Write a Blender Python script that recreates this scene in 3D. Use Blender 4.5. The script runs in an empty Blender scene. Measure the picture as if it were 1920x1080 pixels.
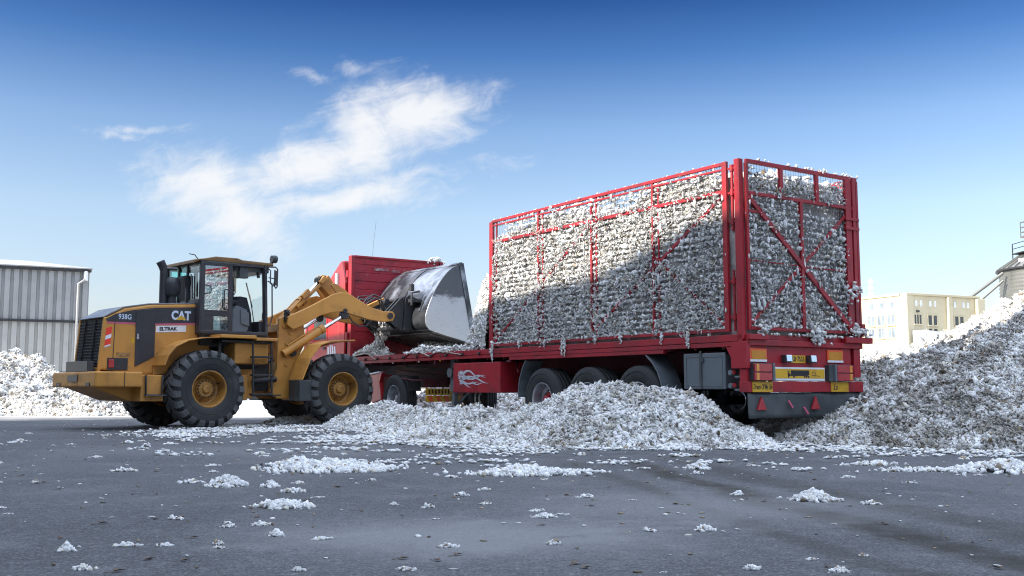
import bpy, bmesh, math, random
import numpy as np
from mathutils import Matrix, Vector
R = math.radians
scene = bpy.context.scene
col = scene.collection
rnd = random.Random(7)
nrg = np.random.default_rng(11)

# ------------------------------------------------------------------ camera
PITCH, FPX, CAMH = R(5.6927), 1890.675, 0.7555
cam = bpy.data.cameras.new('camera'); cam_o = bpy.data.objects.new('camera', cam); col.objects.link(cam_o)
cam.sensor_width = 36.0; cam.lens = 36.0 * FPX / 1920.0
cam.clip_start = 0.05; cam.clip_end = 5000
cam_o.location = (0, 0, CAMH); cam_o.rotation_euler = (R(90) + PITCH, 0, 0)
scene.camera = cam_o
scene.view_settings.view_transform = 'Standard'
scene.view_settings.look = 'None'
scene.view_settings.gamma = 1.0
scene.view_settings.exposure = 1.15
scene.cycles.filter_width = 1.1
scene.cycles.use_denoising = True
scene.cycles.denoising_input_passes = 'RGB_ALBEDO_NORMAL'
scene.cycles.denoising_prefilter = 'NONE'

# ------------------------------------------------------------------ sun and sky
SUN_EL = R(33.0)
SH = Vector((-0.9, -0.436, 0)).normalized()                    # horizontal direction towards the sun
SUN_DIR = Vector((SH.x * math.cos(SUN_EL), SH.y * math.cos(SUN_EL), math.sin(SUN_EL)))
sun = bpy.data.lights.new('sun', 'SUN'); sun.energy = 4.3; sun.angle = R(0.53); sun.color = (1.0, 0.93, 0.82)
sun_o = bpy.data.objects.new('sun', sun); col.objects.link(sun_o)
sun_o.rotation_euler = SUN_DIR.to_track_quat('Z', 'Y').to_euler(); sun_o.location = (-40, -20, 60)

world = bpy.data.worlds.new('World'); scene.world = world; world.use_nodes = True
class NG:
    """small helper that chains shader nodes"""
    def __init__(s, nt): s.nt = nt; s.n = nt.nodes; s.l = nt.links
    def new(s, t, **kw):
        n = s.n.new(t)
        for k, v in kw.items(): setattr(n, k, v)
        return n
    def put(s, sock, v):
        if hasattr(v, 'links'): s.l.new(v, sock)
        elif v is not None:
            if hasattr(sock.default_value, '__len__') and not hasattr(v, '__len__'): v = (v,) * len(sock.default_value)
            if hasattr(v, '__len__') and len(v) == 3 and len(sock.default_value) == 4: v = (*v, 1)
            sock.default_value = v
    def math(s, op, a, b=None, c=None, clamp=False):
        n = s.new('ShaderNodeMath', operation=op, use_clamp=clamp)
        for i, v in enumerate((a, b, c)): s.put(n.inputs[i], v)
        return n.outputs[0]
    def mix(s, f, a, b, mode='MIX'):
        n = s.new('ShaderNodeMix', data_type='RGBA', blend_type=mode)
        s.put(n.inputs[0], f); s.put(n.inputs[6], a); s.put(n.inputs[7], b)
        return n.outputs[2]
    def noise(s, vec, scale, detail=4, rough=.55, dist=0.0):
        n = s.new('ShaderNodeTexNoise'); s.put(n.inputs['Vector'], vec)
        n.inputs['Scale'].default_value = scale; n.inputs['Detail'].default_value = detail
        n.inputs['Roughness'].default_value = rough; n.inputs['Distortion'].default_value = dist
        return n
    def ramp(s, f, stops):
        n = s.new('ShaderNodeValToRGB'); s.put(n.inputs[0], f)
        e = n.color_ramp.elements
        while len(e) < len(stops): e.new(0.5)
        for el, (p, c) in zip(e, stops):
            el.position = p; el.color = (c, c, c, 1) if not hasattr(c, '__len__') else (*c, 1)
        return n.outputs[0]
    def smooth(s, v, a, b):
        n = s.new('ShaderNodeMapRange', interpolation_type='SMOOTHSTEP'); s.put(n.inputs[0], v)
        n.inputs[1].default_value = a; n.inputs[2].default_value = b
        return n.outputs[0]
    def xyz(s, v):
        n = s.new('ShaderNodeSeparateXYZ'); s.put(n.inputs[0], v); return n.outputs
    def comb(s, x, y, z):
        n = s.new('ShaderNodeCombineXYZ')
        for i, v in enumerate((x, y, z)): s.put(n.inputs[i], v)
        return n.outputs[0]

def build_sky():
    g = NG(world.node_tree); g.n.clear()
    sky = g.new('ShaderNodeTexSky', sky_type='NISHITA'); sky.sun_disc = False
    sky.sun_elevation = SUN_EL; sky.sun_rotation = math.atan2(SH.x, SH.y)
    sky.altitude = 100; sky.air_density = 1.0; sky.dust_density = 1.2; sky.ozone_density = 2.0
    tc = g.new('ShaderNodeTexCoord').outputs['Generated']
    x, y, z = g.xyz(tc)
    dv = g.new('ShaderNodeVectorMath', operation='DOT_PRODUCT'); g.put(dv.inputs[0], tc); dv.inputs[1].default_value = SUN_DIR
    away = g.math('SUBTRACT', 1.0, g.smooth(dv.outputs['Value'], 0.25, 0.85))      # 1 on the deep blue side, 0 towards the sun
    deep = g.ramp(z, [(0.0, (0.92, .80, .84)), (0.07, (0.93, .85, .88)), (0.17, (0.98, 0.92, .90)), (0.25, (0.70, 0.76, 0.84)), (0.32, (0.25, 0.42, 0.64)), (0.385, (0.05, 0.165, 0.385)), (0.6, (0.08, 0.20, 0.42))])
    base = g.mix(away, sky.outputs[0], g.mix(1.0, sky.outputs[0], deep, 'MULTIPLY'))
    # cirrus: directions in front of the yard are addressed by u = x/y, v = z/y
    yy = g.math('MAXIMUM', y, 0.05)
    u = g.math('DIVIDE', x, yy); v = g.math('DIVIDE', z, yy)
    uv = g.comb(u, v, 0.0)
    w = g.noise(uv, 9.0, 5, .6)
    ws = g.xyz(w.outputs['Color'])
    u1 = g.math('ADD', u, g.math('MULTIPLY', g.math('SUBTRACT', ws[0], .5), .10))
    v1 = g.math('ADD', v, g.math('MULTIPLY', g.math('SUBTRACT', ws[1], .5), .06))
    ell = [(-.296, .207, .082, .042, -8, .95), (-.264, .170, .060, .046, -40, .88), (-.205, .226, .11, .034, 18, .92), (-.148, .258, .070, .046, 42, 1.0),
           (-.088, .280, .068, .042, 8, 1.05), (-.165, .188, .105, .020, 10, .8), (-.205, .322, .028, .008, -18, .38), (-.160, .330, .030, .012, -10, .36), (-.392, .256, .045, .005, -6, .36), (-.375, .266, .05, .005, 4, .30), (-.10, .215, .12, .010, 6, .45)]
    m = None
    for (a, b, ra, rb, ang, amp) in ell:
        c, s = math.cos(R(ang)), math.sin(R(ang))
        du = g.math('SUBTRACT', u1, a); dw = g.math('SUBTRACT', v1, b)
        p = g.math('ADD', g.math('MULTIPLY', du, c / ra), g.math('MULTIPLY', dw, s / ra))
        q = g.math('ADD', g.math('MULTIPLY', du, -s / rb), g.math('MULTIPLY', dw, c / rb))
        d = g.math('SQRT', g.math('ADD', g.math('MULTIPLY', p, p), g.math('MULTIPLY', q, q)))
        e = g.math('MULTIPLY', g.math('SUBTRACT', 1.25, d), amp)
        m = e if m is None else g.math('MAXIMUM', m, e)
    # feathered streaks, drawn out towards the right and slightly up
    a = R(14); us = g.math('ADD', g.math('MULTIPLY', u, math.cos(a)), g.math('MULTIPLY', v, math.sin(a)))
    vs = g.math('ADD', g.math('MULTIPLY', u, -math.sin(a)), g.math('MULTIPLY', v, math.cos(a)))
    st = g.noise(g.comb(g.math('MULTIPLY', us, 7.0), g.math('MULTIPLY', vs, 42.0), 3.0), 1.0, 7, .62, .5).outputs['Fac']
    fl = g.noise(g.comb(g.math('MULTIPLY', us, 22.0), g.math('MULTIPLY', vs, 34.0), 1.0), 1.0, 8, .66, .8).outputs['Fac']
    f = g.math('ADD', g.math('MULTIPLY', g.math('SUBTRACT', st, .5), 1.0), g.math('MULTIPLY', g.math('SUBTRACT', fl, .5), 1.25))
    dens = g.smooth(g.math('ADD', m, f), 0.0, 1.12)
    dens = g.math('MULTIPLY', dens, g.smooth(y, 0.1, 0.3))
    # added bright fill overhead and behind the camera, lifting the shaded yard
    hv = g.noise(tc, 2.2, 6, .6).outputs['Fac']
    fill_mix = g.math('MULTIPLY', g.math('MULTIPLY', g.smooth(hv, .25, .50), g.smooth(z, 0.42, 0.54)), .9)
    outc = g.mix(fill_mix, g.mix(g.math('MULTIPLY', dens, .93), base, CLOUD), SKY_FILL)
    bg = g.new('ShaderNodeBackground'); g.put(bg.inputs[0], outc); bg.inputs[1].default_value = 0.10
    out = g.new('ShaderNodeOutputWorld'); g.l.new(bg.outputs[0], out.inputs[0])
CLOUD = (4.3, 4.35, 4.45)
SKY_FILL = (9.4, 10.9, 13.8)  # bright fill added to the sky out of view
build_sky()

# ------------------------------------------------------------------ helpers
def tag(o, label=None, cat=None, group=None, kind=None):
    for k, v in (('label', label), ('category', cat), ('group', group), ('kind', kind)):
        if v: o[k] = v
    return o
def empty(name, loc, rz=0.0):
    o = bpy.data.objects.new(name, None); o.location = loc; o.rotation_euler = (0, 0, rz)
    o.empty_display_size = .3; col.objects.link(o); return o

class MB:
    """collects shapes and links them as one mesh object"""
    def __init__(s): s.v = []; s.f = []; s.sm = []; s.mi = []; s.m = 0
    def add(s, vs, fs, smooth=False):
        o = len(s.v); s.v += [tuple(p) for p in vs]
        for f in fs: s.f.append([o + i for i in f]); s.sm.append(smooth); s.mi.append(s.m)
        return s
    def box(s, x0, x1, y0, y1, z0, z1):
        return s.add([(x, y, z) for x in (x0, x1) for y in (y0, y1) for z in (z0, z1)],
                     [(0, 1, 3, 2), (4, 6, 7, 5), (0, 4, 5, 1), (2, 3, 7, 6), (0, 2, 6, 4), (1, 5, 7, 3)])
    def bar(s, p, q, w, h, up=(0, 0, 1)):
        """square bar from p to q: w across, h along up"""
        p, q = Vector(p), Vector(q); d = (q - p).normalized(); up = Vector(up)
        side = d.cross(up)
        if side.length < 1e-4: side = d.cross(Vector((1, 0, 0)))
        side.normalize(); u = side.cross(d).normalized()
        vs = [b + side * (a * w / 2) + u * (c * h / 2) for b in (p, q) for a in (-1, 1) for c in (-1, 1)]
        return s.add(vs, [(0, 1, 3, 2), (4, 6, 7, 5), (0, 4, 5, 1), (2, 3, 7, 6), (0, 2, 6, 4), (1, 5, 7, 3)])
    def prism(s, poly, axis, a, b):
        """polygon (2 coords) extruded along axis between a and b"""
        def P(p, t):
            return (t, p[0], p[1]) if axis == 'x' else (p[0], t, p[1]) if axis == 'y' else (p[0], p[1], t)
        n = len(poly)
        vs = [P(p, a) for p in poly] + [P(p, b) for p in poly]
        fs = [tuple(range(n)), tuple(range(2 * n - 1, n - 1, -1))] + [(i, n + i, n + (i + 1) % n, (i + 1) % n) for i in range(n)]
        return s.add(vs, fs)
    def tube(s, pts, r, n=10, caps=True):
        pts = [Vector(p) for p in pts]; rr = r if hasattr(r, '__len__') else [r] * len(pts)
        rings = []; prev = None
        for i, p in enumerate(pts):
            d = (pts[min(i + 1, len(pts) - 1)] - pts[max(i - 1, 0)]).normalized()
            if prev is None:
                a = d.cross(Vector((0, 0, 1)))
                if a.length < 1e-3: a = d.cross(Vector((1, 0, 0)))
            else:
                a = prev - d * prev.dot(d)
            a.normalize(); prev = a; b = d.cross(a)
            rings.append([p + a * (math.cos(t) * rr[i]) + b * (math.sin(t) * rr[i]) for t in [2 * math.pi * k / n for k in range(n)]])
        vs = [q for rg in rings for q in rg]; fs = []
        for i in range(len(pts) - 1):
            for k in range(n): fs.append((i * n + k, i * n + (k + 1) % n, (i + 1) * n + (k + 1) % n, (i + 1) * n + k))
        s.add(vs, fs, True)
        if caps: s.add(rings[0], [tuple(range(n))]); s.add(rings[-1], [tuple(range(n))])
        return s
    def lathe(s, prof, c, axis='y', n=48, a0=0, a1=2 * math.pi):
        """profile of (radius, offset along axis)"""
        full = abs(a1 - a0 - 2 * math.pi) < 1e-6; m = n if full else n + 1
        vs = []
        for i in range(m):
            t = a0 + (a1 - a0) * i / n
            for (r, o) in prof:
                cx, sx = math.cos(t) * r, math.sin(t) * r
                vs.append((c[0] + cx, c[1] + o, c[2] + sx) if axis == 'y' else (c[0] + o, c[1] + cx, c[2] + sx) if axis == 'x' else (c[0] + cx, c[1] + sx, c[2] + o))
        k = len(prof); fs = []
        for i in range(n):
            j = (i + 1) % m
            for a in range(k - 1): fs.append((i * k + a, i * k + a + 1, j * k + a + 1, j * k + a))
        # split so that sharp profile corners stay sharp: one strip per profile segment
        for a in range(k - 1):
            sv = []; sf = []
            for i in range(m): sv += [vs[i * k + a], vs[i * k + a + 1]]
            for i in range(n):
                j = (i + 1) % m; sf.append((2 * i, 2 * i + 1, 2 * j + 1, 2 * j))
            s.add(sv, sf, True)
        return s
    def slathe(s, prof, c, axis='y', n=48):
        k = len(prof); vs = []; fs = []
        for i in range(n):
            t = 2 * math.pi * i / n
            for (r, o) in prof:
                cx, sx = math.cos(t) * r, math.sin(t) * r
                vs.append((c[0] + cx, c[1] + o, c[2] + sx) if axis == 'y' else (c[0] + o, c[1] + cx, c[2] + sx) if axis == 'x' else (c[0] + cx, c[1] + sx, c[2] + o))
            j = (i + 1) % n
            for a in range(k - 1): fs.append((i * k + a, i * k + a + 1, j * k + a + 1, j * k + a))
        return s.add(vs, fs, True)
    def sweep_plate(s, path, y0, y1, th):
        """plate following an (x,z) path, from y0 to y1"""
        n = len(path); up = []
        for i in range(n):
            a = Vector(path[max(i - 1, 0)]); b = Vector(path[min(i + 1, n - 1)]); d = (b - a).normalized()
            up.append((path[i][0] - d.y * th, path[i][1] + d.x * th))
        for i in range(n - 1):
            q = [path[i], path[i + 1], up[i + 1], up[i]]
            s.prism(q, 'y', y0, y1)
        return s
    def xf(s, M):
        s.v = [tuple(M @ Vector(p)) for p in s.v]; return s
    def build(s, name, mat, parent=None, bev=0.0, M=None, fixn=True):
        if M is not None: s.xf(M)
        me = bpy.data.meshes.new(name); me.from_pydata(s.v, [], s.f)
        mats = mat if isinstance(mat, (list, tuple)) else [mat]
        for m in mats: me.materials.append(m)
        me.polygons.foreach_set('use_smooth', s.sm)
        if len(mats) > 1: me.polygons.foreach_set('material_index', s.mi)
        if fixn:
            bm = bmesh.new(); bm.from_mesh(me); bmesh.ops.recalc_face_normals(bm, faces=bm.faces); bm.to_mesh(me); bm.free()
        me.update()
        o = bpy.data.objects.new(name, me); col.objects.link(o)
        if parent is not None: o.parent = parent
        if bev:
            b = o.modifiers.new('edge', 'BEVEL'); b.width = bev; b.segments = 2; b.limit_method = 'ANGLE'; b.angle_limit = R(40)
            b.harden_normals = False
        return o

def build_each(mb, name, mat, parent=None, bev=0.0, M=None):
    """one object for each separate piece collected in mb"""
    par = {}
    def find(a):
        while par.setdefault(a, a) != a: a = par[a]
        return a
    key = [tuple(round(c, 4) for c in p) for p in mb.v]
    for f in mb.f:
        for i in f[1:]: par[find(key[i])] = find(key[f[0]])
    groups = {}
    for k, f in enumerate(mb.f): groups.setdefault(find(key[f[0]]), []).append(k)
    for ks in groups.values():
        m = MB()
        for k in ks: m.add([mb.v[i] for i in mb.f[k]], [tuple(range(len(mb.f[k])))], mb.sm[k])
        # weld the copied corners again
        o = m.build(name, mat, parent, 0, M)
        bm = bmesh.new(); bm.from_mesh(o.data); bmesh.ops.remove_doubles(bm, verts=bm.verts, dist=1e-5); bmesh.ops.recalc_face_normals(bm, faces=bm.faces); bm.to_mesh(o.data); bm.free()
        if bev: b = o.modifiers.new('edge', 'BEVEL'); b.width = bev; b.segments = 2; b.limit_method = 'ANGLE'; b.angle_limit = R(40)
def text_mesh(mb, txt, size, M, depth=.003, offset=0.0, shear=0.0, squash=1.0):
    cu = bpy.data.curves.new('lettering', 'FONT'); cu.body = txt; cu.size = size; cu.extrude = depth; cu.offset = offset; cu.shear = shear
    cu.align_x = 'CENTER'; cu.align_y = 'CENTER'; cu.resolution_u = 3
    o = bpy.data.objects.new('lettering', cu); col.objects.link(o)
    dg = bpy.context.evaluated_depsgraph_get(); me = o.evaluated_get(dg).to_mesh()
    mb.add([M @ Vector((v.co.x * squash, v.co.y, v.co.z)) for v in me.vertices], [tuple(p.vertices) for p in me.polygons])
    o.evaluated_get(dg).to_mesh_clear(); bpy.data.objects.remove(o); bpy.data.curves.remove(cu)
def face_frame(origin, right, up):
    r, u = Vector(right).normalized(), Vector(up).normalized(); n = r.cross(u)
    return Matrix(((r.x, u.x, n.x, origin[0]), (r.y, u.y, n.y, origin[1]), (r.z, u.z, n.z, origin[2]), (0, 0, 0, 1)))

# ------------------------------------------------------------------ materials
def surf(name, c, c2=None, scale=3.0, rough=.5, metal=0.0, bump=0.0, bscale=40.0, lo=.42, hi=.68, rough2=None, spec=.5, c3=None, s3=30, coat=0.0):
    m = bpy.data.materials.new(name); m.use_nodes = True; g = NG(m.node_tree); b = g.n['Principled BSDF']
    tc = g.new('ShaderNodeTexCoord').outputs['Object']
    n1 = g.noise(tc, scale, 6, .62, .4).outputs['Fac']
    f = g.smooth(n1, lo, hi)
    colr = c if c2 is None else g.mix(f, c, c2)
    if c3 is not None:
        n3 = g.noise(tc, s3, 5, .7).outputs['Fac']; colr = g.mix(g.smooth(n3, .60, .72), colr, c3)
    g.put(b.inputs['Base Color'], colr); b.inputs['Metallic'].default_value = metal
    if rough2 is None: b.inputs['Roughness'].default_value = rough
    else:
        n2 = g.noise(tc, scale * 2.3, 6, .6).outputs['Fac']
        g.put(b.inputs['Roughness'], g.math('ADD', rough, g.math('MULTIPLY', g.smooth(n2, .35, .7), rough2 - rough)))
    b.inputs['Specular IOR Level'].default_value = spec
    if coat: b.inputs['Coat Weight'].default_value = coat; b.inputs['Coat Roughness'].default_value = .15
    if bump:
        bn = g.new('ShaderNodeBump'); bn.inputs['Strength'].default_value = bump; bn.inputs['Distance'].default_value = .01
        g.put(bn.inputs['Height'], g.noise(tc, bscale, 5, .6).outputs['Fac']); g.l.new(bn.outputs[0], b.inputs['Normal'])
    return m
def glass(name, tint, refl=.12, rough=.02):
    m = bpy.data.materials.new(name); m.use_nodes = True; g = NG(m.node_tree); g.n.clear()
    t = g.new('ShaderNodeBsdfTransparent'); t.inputs[0].default_value = (*tint, 1)
    gl = g.new('ShaderNodeBsdfGlossy'); gl.inputs[0].default_value = (.95, .97, 1, 1); gl.inputs['Roughness'].default_value = rough
    lw = g.new('ShaderNodeLayerWeight'); lw.inputs[0].default_value = .5
    mx = g.new('ShaderNodeMixShader'); g.put(mx.inputs[0], g.math('ADD', g.math('MULTIPLY', g.math('POWER', lw.outputs['Facing'], 4.0), .6), refl, clamp=True))
    g.l.new(t.outputs[0], mx.inputs[1]); g.l.new(gl.outputs[0], mx.inputs[2])
    out = g.new('ShaderNodeOutputMaterial'); g.l.new(mx.outputs[0], out.inputs[0]); return m
def lamp_lens(name, c): return surf(name, c, tuple(x * .7 for x in c), 60, .18, 0, .25, 120, coat=.5)

RED = surf('red_paint', (.32, .011, .020), (.20, .014, .020), 2.2, .42, 0, .10, 30, c3=(.10, .035, .03), s3=22, rough2=.6)
RED_OLD = surf('worn_red_paint', (.32, .012, .026), (.17, .013, .022), 1.6, .5, 0, .15, 18, c3=(.30, .14, .13), s3=11, rough2=.75)
RED_DARK = surf('red_chassis_paint', (.10, .010, .016), (.05, .012, .014), 2.5, .6, 0, .15, 30)
TRUCK_RED = surf('truck_red_paint', (.44, .022, .022), (.36, .02, .025), 1.2, .30, 0, 0, coat=.6)
YEL = surf('machine_yellow_paint', (.54, .255, .048), (.40, .185, .042), 1.8, .46, 0, .12, 26, c3=(.20, .115, .05), s3=4, rough2=.66)
YEL_ROOF = surf('dark_yellow_roof_paint', (.20, .105, .028), (.13, .07, .025), 2.5, .5, 0, .1, 26)  # darker brown version of the machine yellow
YEL_RIM = surf('yellow_rim_paint', (.40, .20, .04), (.22, .11, .03), 5, .5, 0, .15, 40, c3=(.09, .055, .03), s3=24)
GRILLE = surf('black_grille_paint', (.012, .012, .013), (.022, .022, .022), 5, .7, 0, .1, 30, spec=.2)
BLACK = surf('black_panel_paint', (.030, .031, .036), (.045, .045, .05), 3, .42, 0, .05, 30)
DARK = surf('dark_steel', (.028, .030, .034), (.05, .046, .042), 4, .55, .3, .1, 40)
RUBBER = surf('tyre_rubber', (.024, .026, .027), (.06, .060, .058), 3.0, .78, 0, .2, 60, lo=.45, hi=.8)
TREAD = surf('dusty_tyre_rubber', (.075, .080, .082), (.115, .115, .11), 4.0, .85, 0, .25, 70)
GAP = surf('dark_tread_gap', (.010, .011, .012), (.02, .02, .02), 6, .9)
STEEL = surf('polished_bucket_steel', (.27, .295, .34), (.045, .050, .060), 1.7, .26, .62, .06, 5, rough2=.48, lo=.36, hi=.58, c3=(.20, .17, .13), s3=9)
def plate_reflection_material():
    # reflection painted into the plate colour: dark upper part, bright lower part
    m = bpy.data.materials.new('reflection_toned_plate'); m.use_nodes = True; g = NG(m.node_tree); b = g.n['Principled BSDF']
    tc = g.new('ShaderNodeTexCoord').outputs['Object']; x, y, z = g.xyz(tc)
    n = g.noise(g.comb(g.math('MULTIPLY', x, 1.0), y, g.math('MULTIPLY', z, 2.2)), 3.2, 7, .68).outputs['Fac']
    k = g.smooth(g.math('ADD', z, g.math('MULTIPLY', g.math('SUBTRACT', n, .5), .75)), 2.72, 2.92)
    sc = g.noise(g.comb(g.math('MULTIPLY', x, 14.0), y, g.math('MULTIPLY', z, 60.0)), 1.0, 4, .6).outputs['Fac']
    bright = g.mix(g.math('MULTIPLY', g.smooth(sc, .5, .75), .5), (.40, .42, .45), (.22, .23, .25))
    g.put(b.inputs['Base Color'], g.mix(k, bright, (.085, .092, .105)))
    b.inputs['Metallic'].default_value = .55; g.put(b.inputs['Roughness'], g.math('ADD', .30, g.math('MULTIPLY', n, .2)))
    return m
PLATE = plate_reflection_material()
HEEL = surf('black_heel_plate', (.018, .020, .024), (.05, .052, .058), 3, .45, .2, .1, 12)
STEEL_DK = surf('worn_bucket_underside', (.085, .085, .095), (.14, .13, .125), 2.2, .40, .6, .15, 20)
CHROME = surf('chromed_rod', (.75, .77, .82), None, 3, .12, 1.0)
ALU = surf('wheel_silver', (.48, .50, .53), (.30, .31, .33), 6, .38, .75, .1, 40)
GREY = surf('grey_plastic', (.115, .135, .15), (.09, .105, .115), 3, .5, 0, .05)
GREY_DK = surf('dark_grey_rubber_sheet', (.045, .053, .056), (.075, .085, .085), 2.5, .55, 0, .12, 14)
WHITE = surf('white_paint', (.74, .76, .78), (.62, .64, .66), 3, .45)
YPLATE = surf('yellow_plate', (.62, .36, .015), (.52, .29, .02), 5, .4, 0, .05)
INK = surf('black_lettering', (.012, .012, .014), None, 3, .5)
SILVERINK = surf('silver_lettering', (.56, .60, .66), None, 3, .35, .2)
BLUEWHITE = surf('pale_blue_lettering', (.58, .68, .80), None, 3, .45)
REDLENS = lamp_lens('red_lens', (.42, .025, .035)); ORANGE = lamp_lens('amber_lens', (.72, .30, .03)); AMBER = surf('amber_reflector_sheet', (.55, .23, .012), (.48, .19, .012), 8, .35)
ORANGERED = surf('orange_red_border', (.75, .10, .02), None, 3, .35); REFL_RED = surf('bright_red_reflector', (.80, .05, .025), None, 3, .35)
PINK = surf('pink_streak', (.55, .10, .18), None, 3, .6)
TEAL = glass('teal_tinted_glass', (.50, .90, .86), .04); CLEAR = glass('clear_cab_glass', (.90, .94, .95), .03); DOORGL = glass('mirroring_door_glass', (.46, .58, .62), .26)
SEATM = surf('black_seat_cloth', (.02, .021, .024), (.035, .035, .04), 9, .8, 0, .2, 90)
WIRE = surf('galvanised_wire', (.30, .31, .33), (.20, .17, .16), 8, .5, .5)
WIRE_RED = surf('red_wire', (.20, .03, .04), (.16, .12, .12), 5, .55, .2)

def cotton_material(name, white, trash, core=False):
    m = bpy.data.materials.new(name); m.use_nodes = True; g = NG(m.node_tree); b = g.n['Principled BSDF']
    tc = g.new('ShaderNodeTexCoord').outputs['Object']
    at = g.new('ShaderNodeVertexColor', layer_name='tone')
    base = g.mix(1.0, at.outputs[0], white, 'MULTIPLY')
    n = g.noise(tc, 26.0, 5, .7).outputs['Fac']
    base = g.mix(g.math('MULTIPLY', g.smooth(n, .60, .74), .75 if core else .22), base, trash)
    g.put(b.inputs['Base Color'], base); b.inputs['Roughness'].default_value = 1.0; b.inputs['Specular IOR Level'].default_value = .05
    bn = g.new('ShaderNodeBump'); bn.inputs['Strength'].default_value = .8; bn.inputs['Distance'].default_value = .02
    g.put(bn.inputs['Height'], g.noise(tc, 95.0, 4, .7).outputs['Fac']); g.l.new(bn.outputs[0], b.inputs['Normal'])
    return m
COTTON = cotton_material('raw_cotton', (.92, .92, .91), (.20, .15, .10))
COTTON_CORE = cotton_material('shade_toned_cotton_core', (.34, .32, .29), (.08, .055, .04), True)  # body darkened in colour for the shade between tufts, with leaf trash
COTTON_LOAD_CORE = cotton_material('shade_toned_load_core', (.46, .44, .41), (.16, .12, .09), True)  # load body toned darker to stand for shaded gaps between the rows

# ------------------------------------------------------------------ cotton
def ico(sub):
    bm = bmesh.new(); bmesh.ops.create_icosphere(bm, subdivisions=sub, radius=1.0)
    v = np.array([p.co[:] for p in bm.verts]); f = np.array([[q.index for q in p.verts] for p in bm.faces]); bm.free(); return v, f
def hash3(i, j, k, s=0):
    h = (i * 374761393 + j * 668265263 + k * 2147483647 + s * 1274126177) & 0xffffffff
    h = ((h ^ (h >> 13)) * 1274126177) & 0xffffffff
    return ((h ^ (h >> 16)) & 0xffff) / 65535.0
def vnoise(p, s=0):
    p = np.asarray(p, float); b = np.floor(p).astype(np.int64); t = p - b; t = t * t * (3 - 2 * t); r = 0
    for dx in (0, 1):
        for dy in (0, 1):
            for dz in (0, 1):
                w = (t[:, 0] if dx else 1 - t[:, 0]) * (t[:, 1] if dy else 1 - t[:, 1]) * (t[:, 2] if dz else 1 - t[:, 2])
                r = r + w * hash3(b[:, 0] + dx, b[:, 1] + dy, b[:, 2] + dz, s)
    return r
def fbm(p, s=0, o=4):
    p = np.asarray(p, float); a = .5; r = 0; tot = 0
    for i in range(o): r = r + a * vnoise(p, s + i); tot += a; a *= .55; p = p * 2.03 + 7.1
    return r / tot
BLOBS = {}
def blob_variants(sub, k=10):
    if sub not in BLOBS:
        v, f = ico(sub); out = []
        for i in range(k):
            n = fbm(v * 1.6 + 13.7 * i, 5, 3)[:, None]; n2 = vnoise(v * 3.4 + 3.1 * i, 9)[:, None]
            out.append(v * (.25 + .85 * n + .65 * n2))
        BLOBS[sub] = (np.array(out), f)
    return BLOBS[sub]
def wisp_variants(k=14):
    # a matted pinch of lint: thin bent strands that leave a small core in all directions
    if 'w' not in BLOBS:
        out = []; F = None
        for i in range(k):
            vs, fs = [], []
            for j in range(7):
                d = nrg.normal(size=3); d[2] *= .75; d /= np.linalg.norm(d); sd = np.cross(d, nrg.normal(size=3)); sd /= np.linalg.norm(sd); bend = nrg.normal(size=3) * .35
                L = nrg.uniform(.7, 1.35); w = nrg.uniform(.20, .36); b0 = nrg.normal(size=3) * .16 - d * .3
                m = b0 + d * L * .55 + bend * .4; t = b0 + d * L + bend; o = len(vs)
                vs += [b0 - sd * w, b0 + sd * w, m - sd * w * .95, m + sd * w * .95, t - sd * w * .25]; fs += [(o, o + 1, o + 3), (o, o + 3, o + 2), (o + 2, o + 3, o + 4)]
            out.append(np.array(vs)); F = np.array(fs)
        BLOBS['w'] = (np.array(out), F)
    return BLOBS['w']
def rot_random(n, tilt=1.0):
    q = nrg.normal(size=(n, 4)); q /= np.linalg.norm(q, axis=1)[:, None]
    w, x, y, z = q.T
    return np.stack([1 - 2 * (y * y + z * z), 2 * (x * y - z * w), 2 * (x * z + y * w), 2 * (x * y + z * w), 1 - 2 * (x * x + z * z), 2 * (y * z - x * w),
                     2 * (x * z - y * w), 2 * (y * z + x * w), 1 - 2 * (x * x + y * y)], 1).reshape(n, 3, 3)
def rot_z(n):
    a = nrg.uniform(0, 2 * np.pi, n); c, s, o, i = np.cos(a), np.sin(a), np.zeros(n), np.ones(n)
    return np.stack([c, -s, o, s, c, o, o, o, i], 1).reshape(n, 3, 3)
def tones(n, trash=.05, lo=.60):
    t = nrg.uniform(lo, 1.0, n)[:, None] * np.ones((1, 3)) * np.array([1, 1, .99])
    d = nrg.random(n) < trash
    t[d] = nrg.uniform(.15, .5, (d.sum(), 1)) * np.array([1.0, .82, .62])
    y = nrg.random(n) < .10
    t[y] *= np.array([1.0, .95, .84]); return t
def tufts(pts, sizes, aniso=(1.5, .9, .8), sub=1, trash=.05, flat=False, rots=None, lo=.60, tmul=None):
    """many ragged tufts as arrays: verts, faces, tones"""
    V, F = wisp_variants() if sub == 'w' else blob_variants(sub); n = len(pts); pts = np.asarray(pts, float)
    if n == 0: return np.zeros((0, 3)), np.zeros((0, 3), int), np.zeros((0, 3))
    vi = nrg.integers(0, len(V), n); sc = np.asarray(aniso) * nrg.uniform(.75, 1.3, (n, 3))
    rt = rots if rots is not None else (rot_z(n) if flat else rot_random(n))
    P = np.einsum('nij,nkj->nki', rt, V[vi] * sc[:, None, :]) * np.asarray(sizes)[:, None, None] + pts[:, None, :]
    k = V.shape[1]; fs = (F[None] + (np.arange(n) * k)[:, None, None]).reshape(-1, 3)
    tn = tones(n, trash, lo)
    if tmul is not None: tn = tn * tmul
    return P.reshape(-1, 3), fs, np.repeat(tn, k, axis=0)
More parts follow.
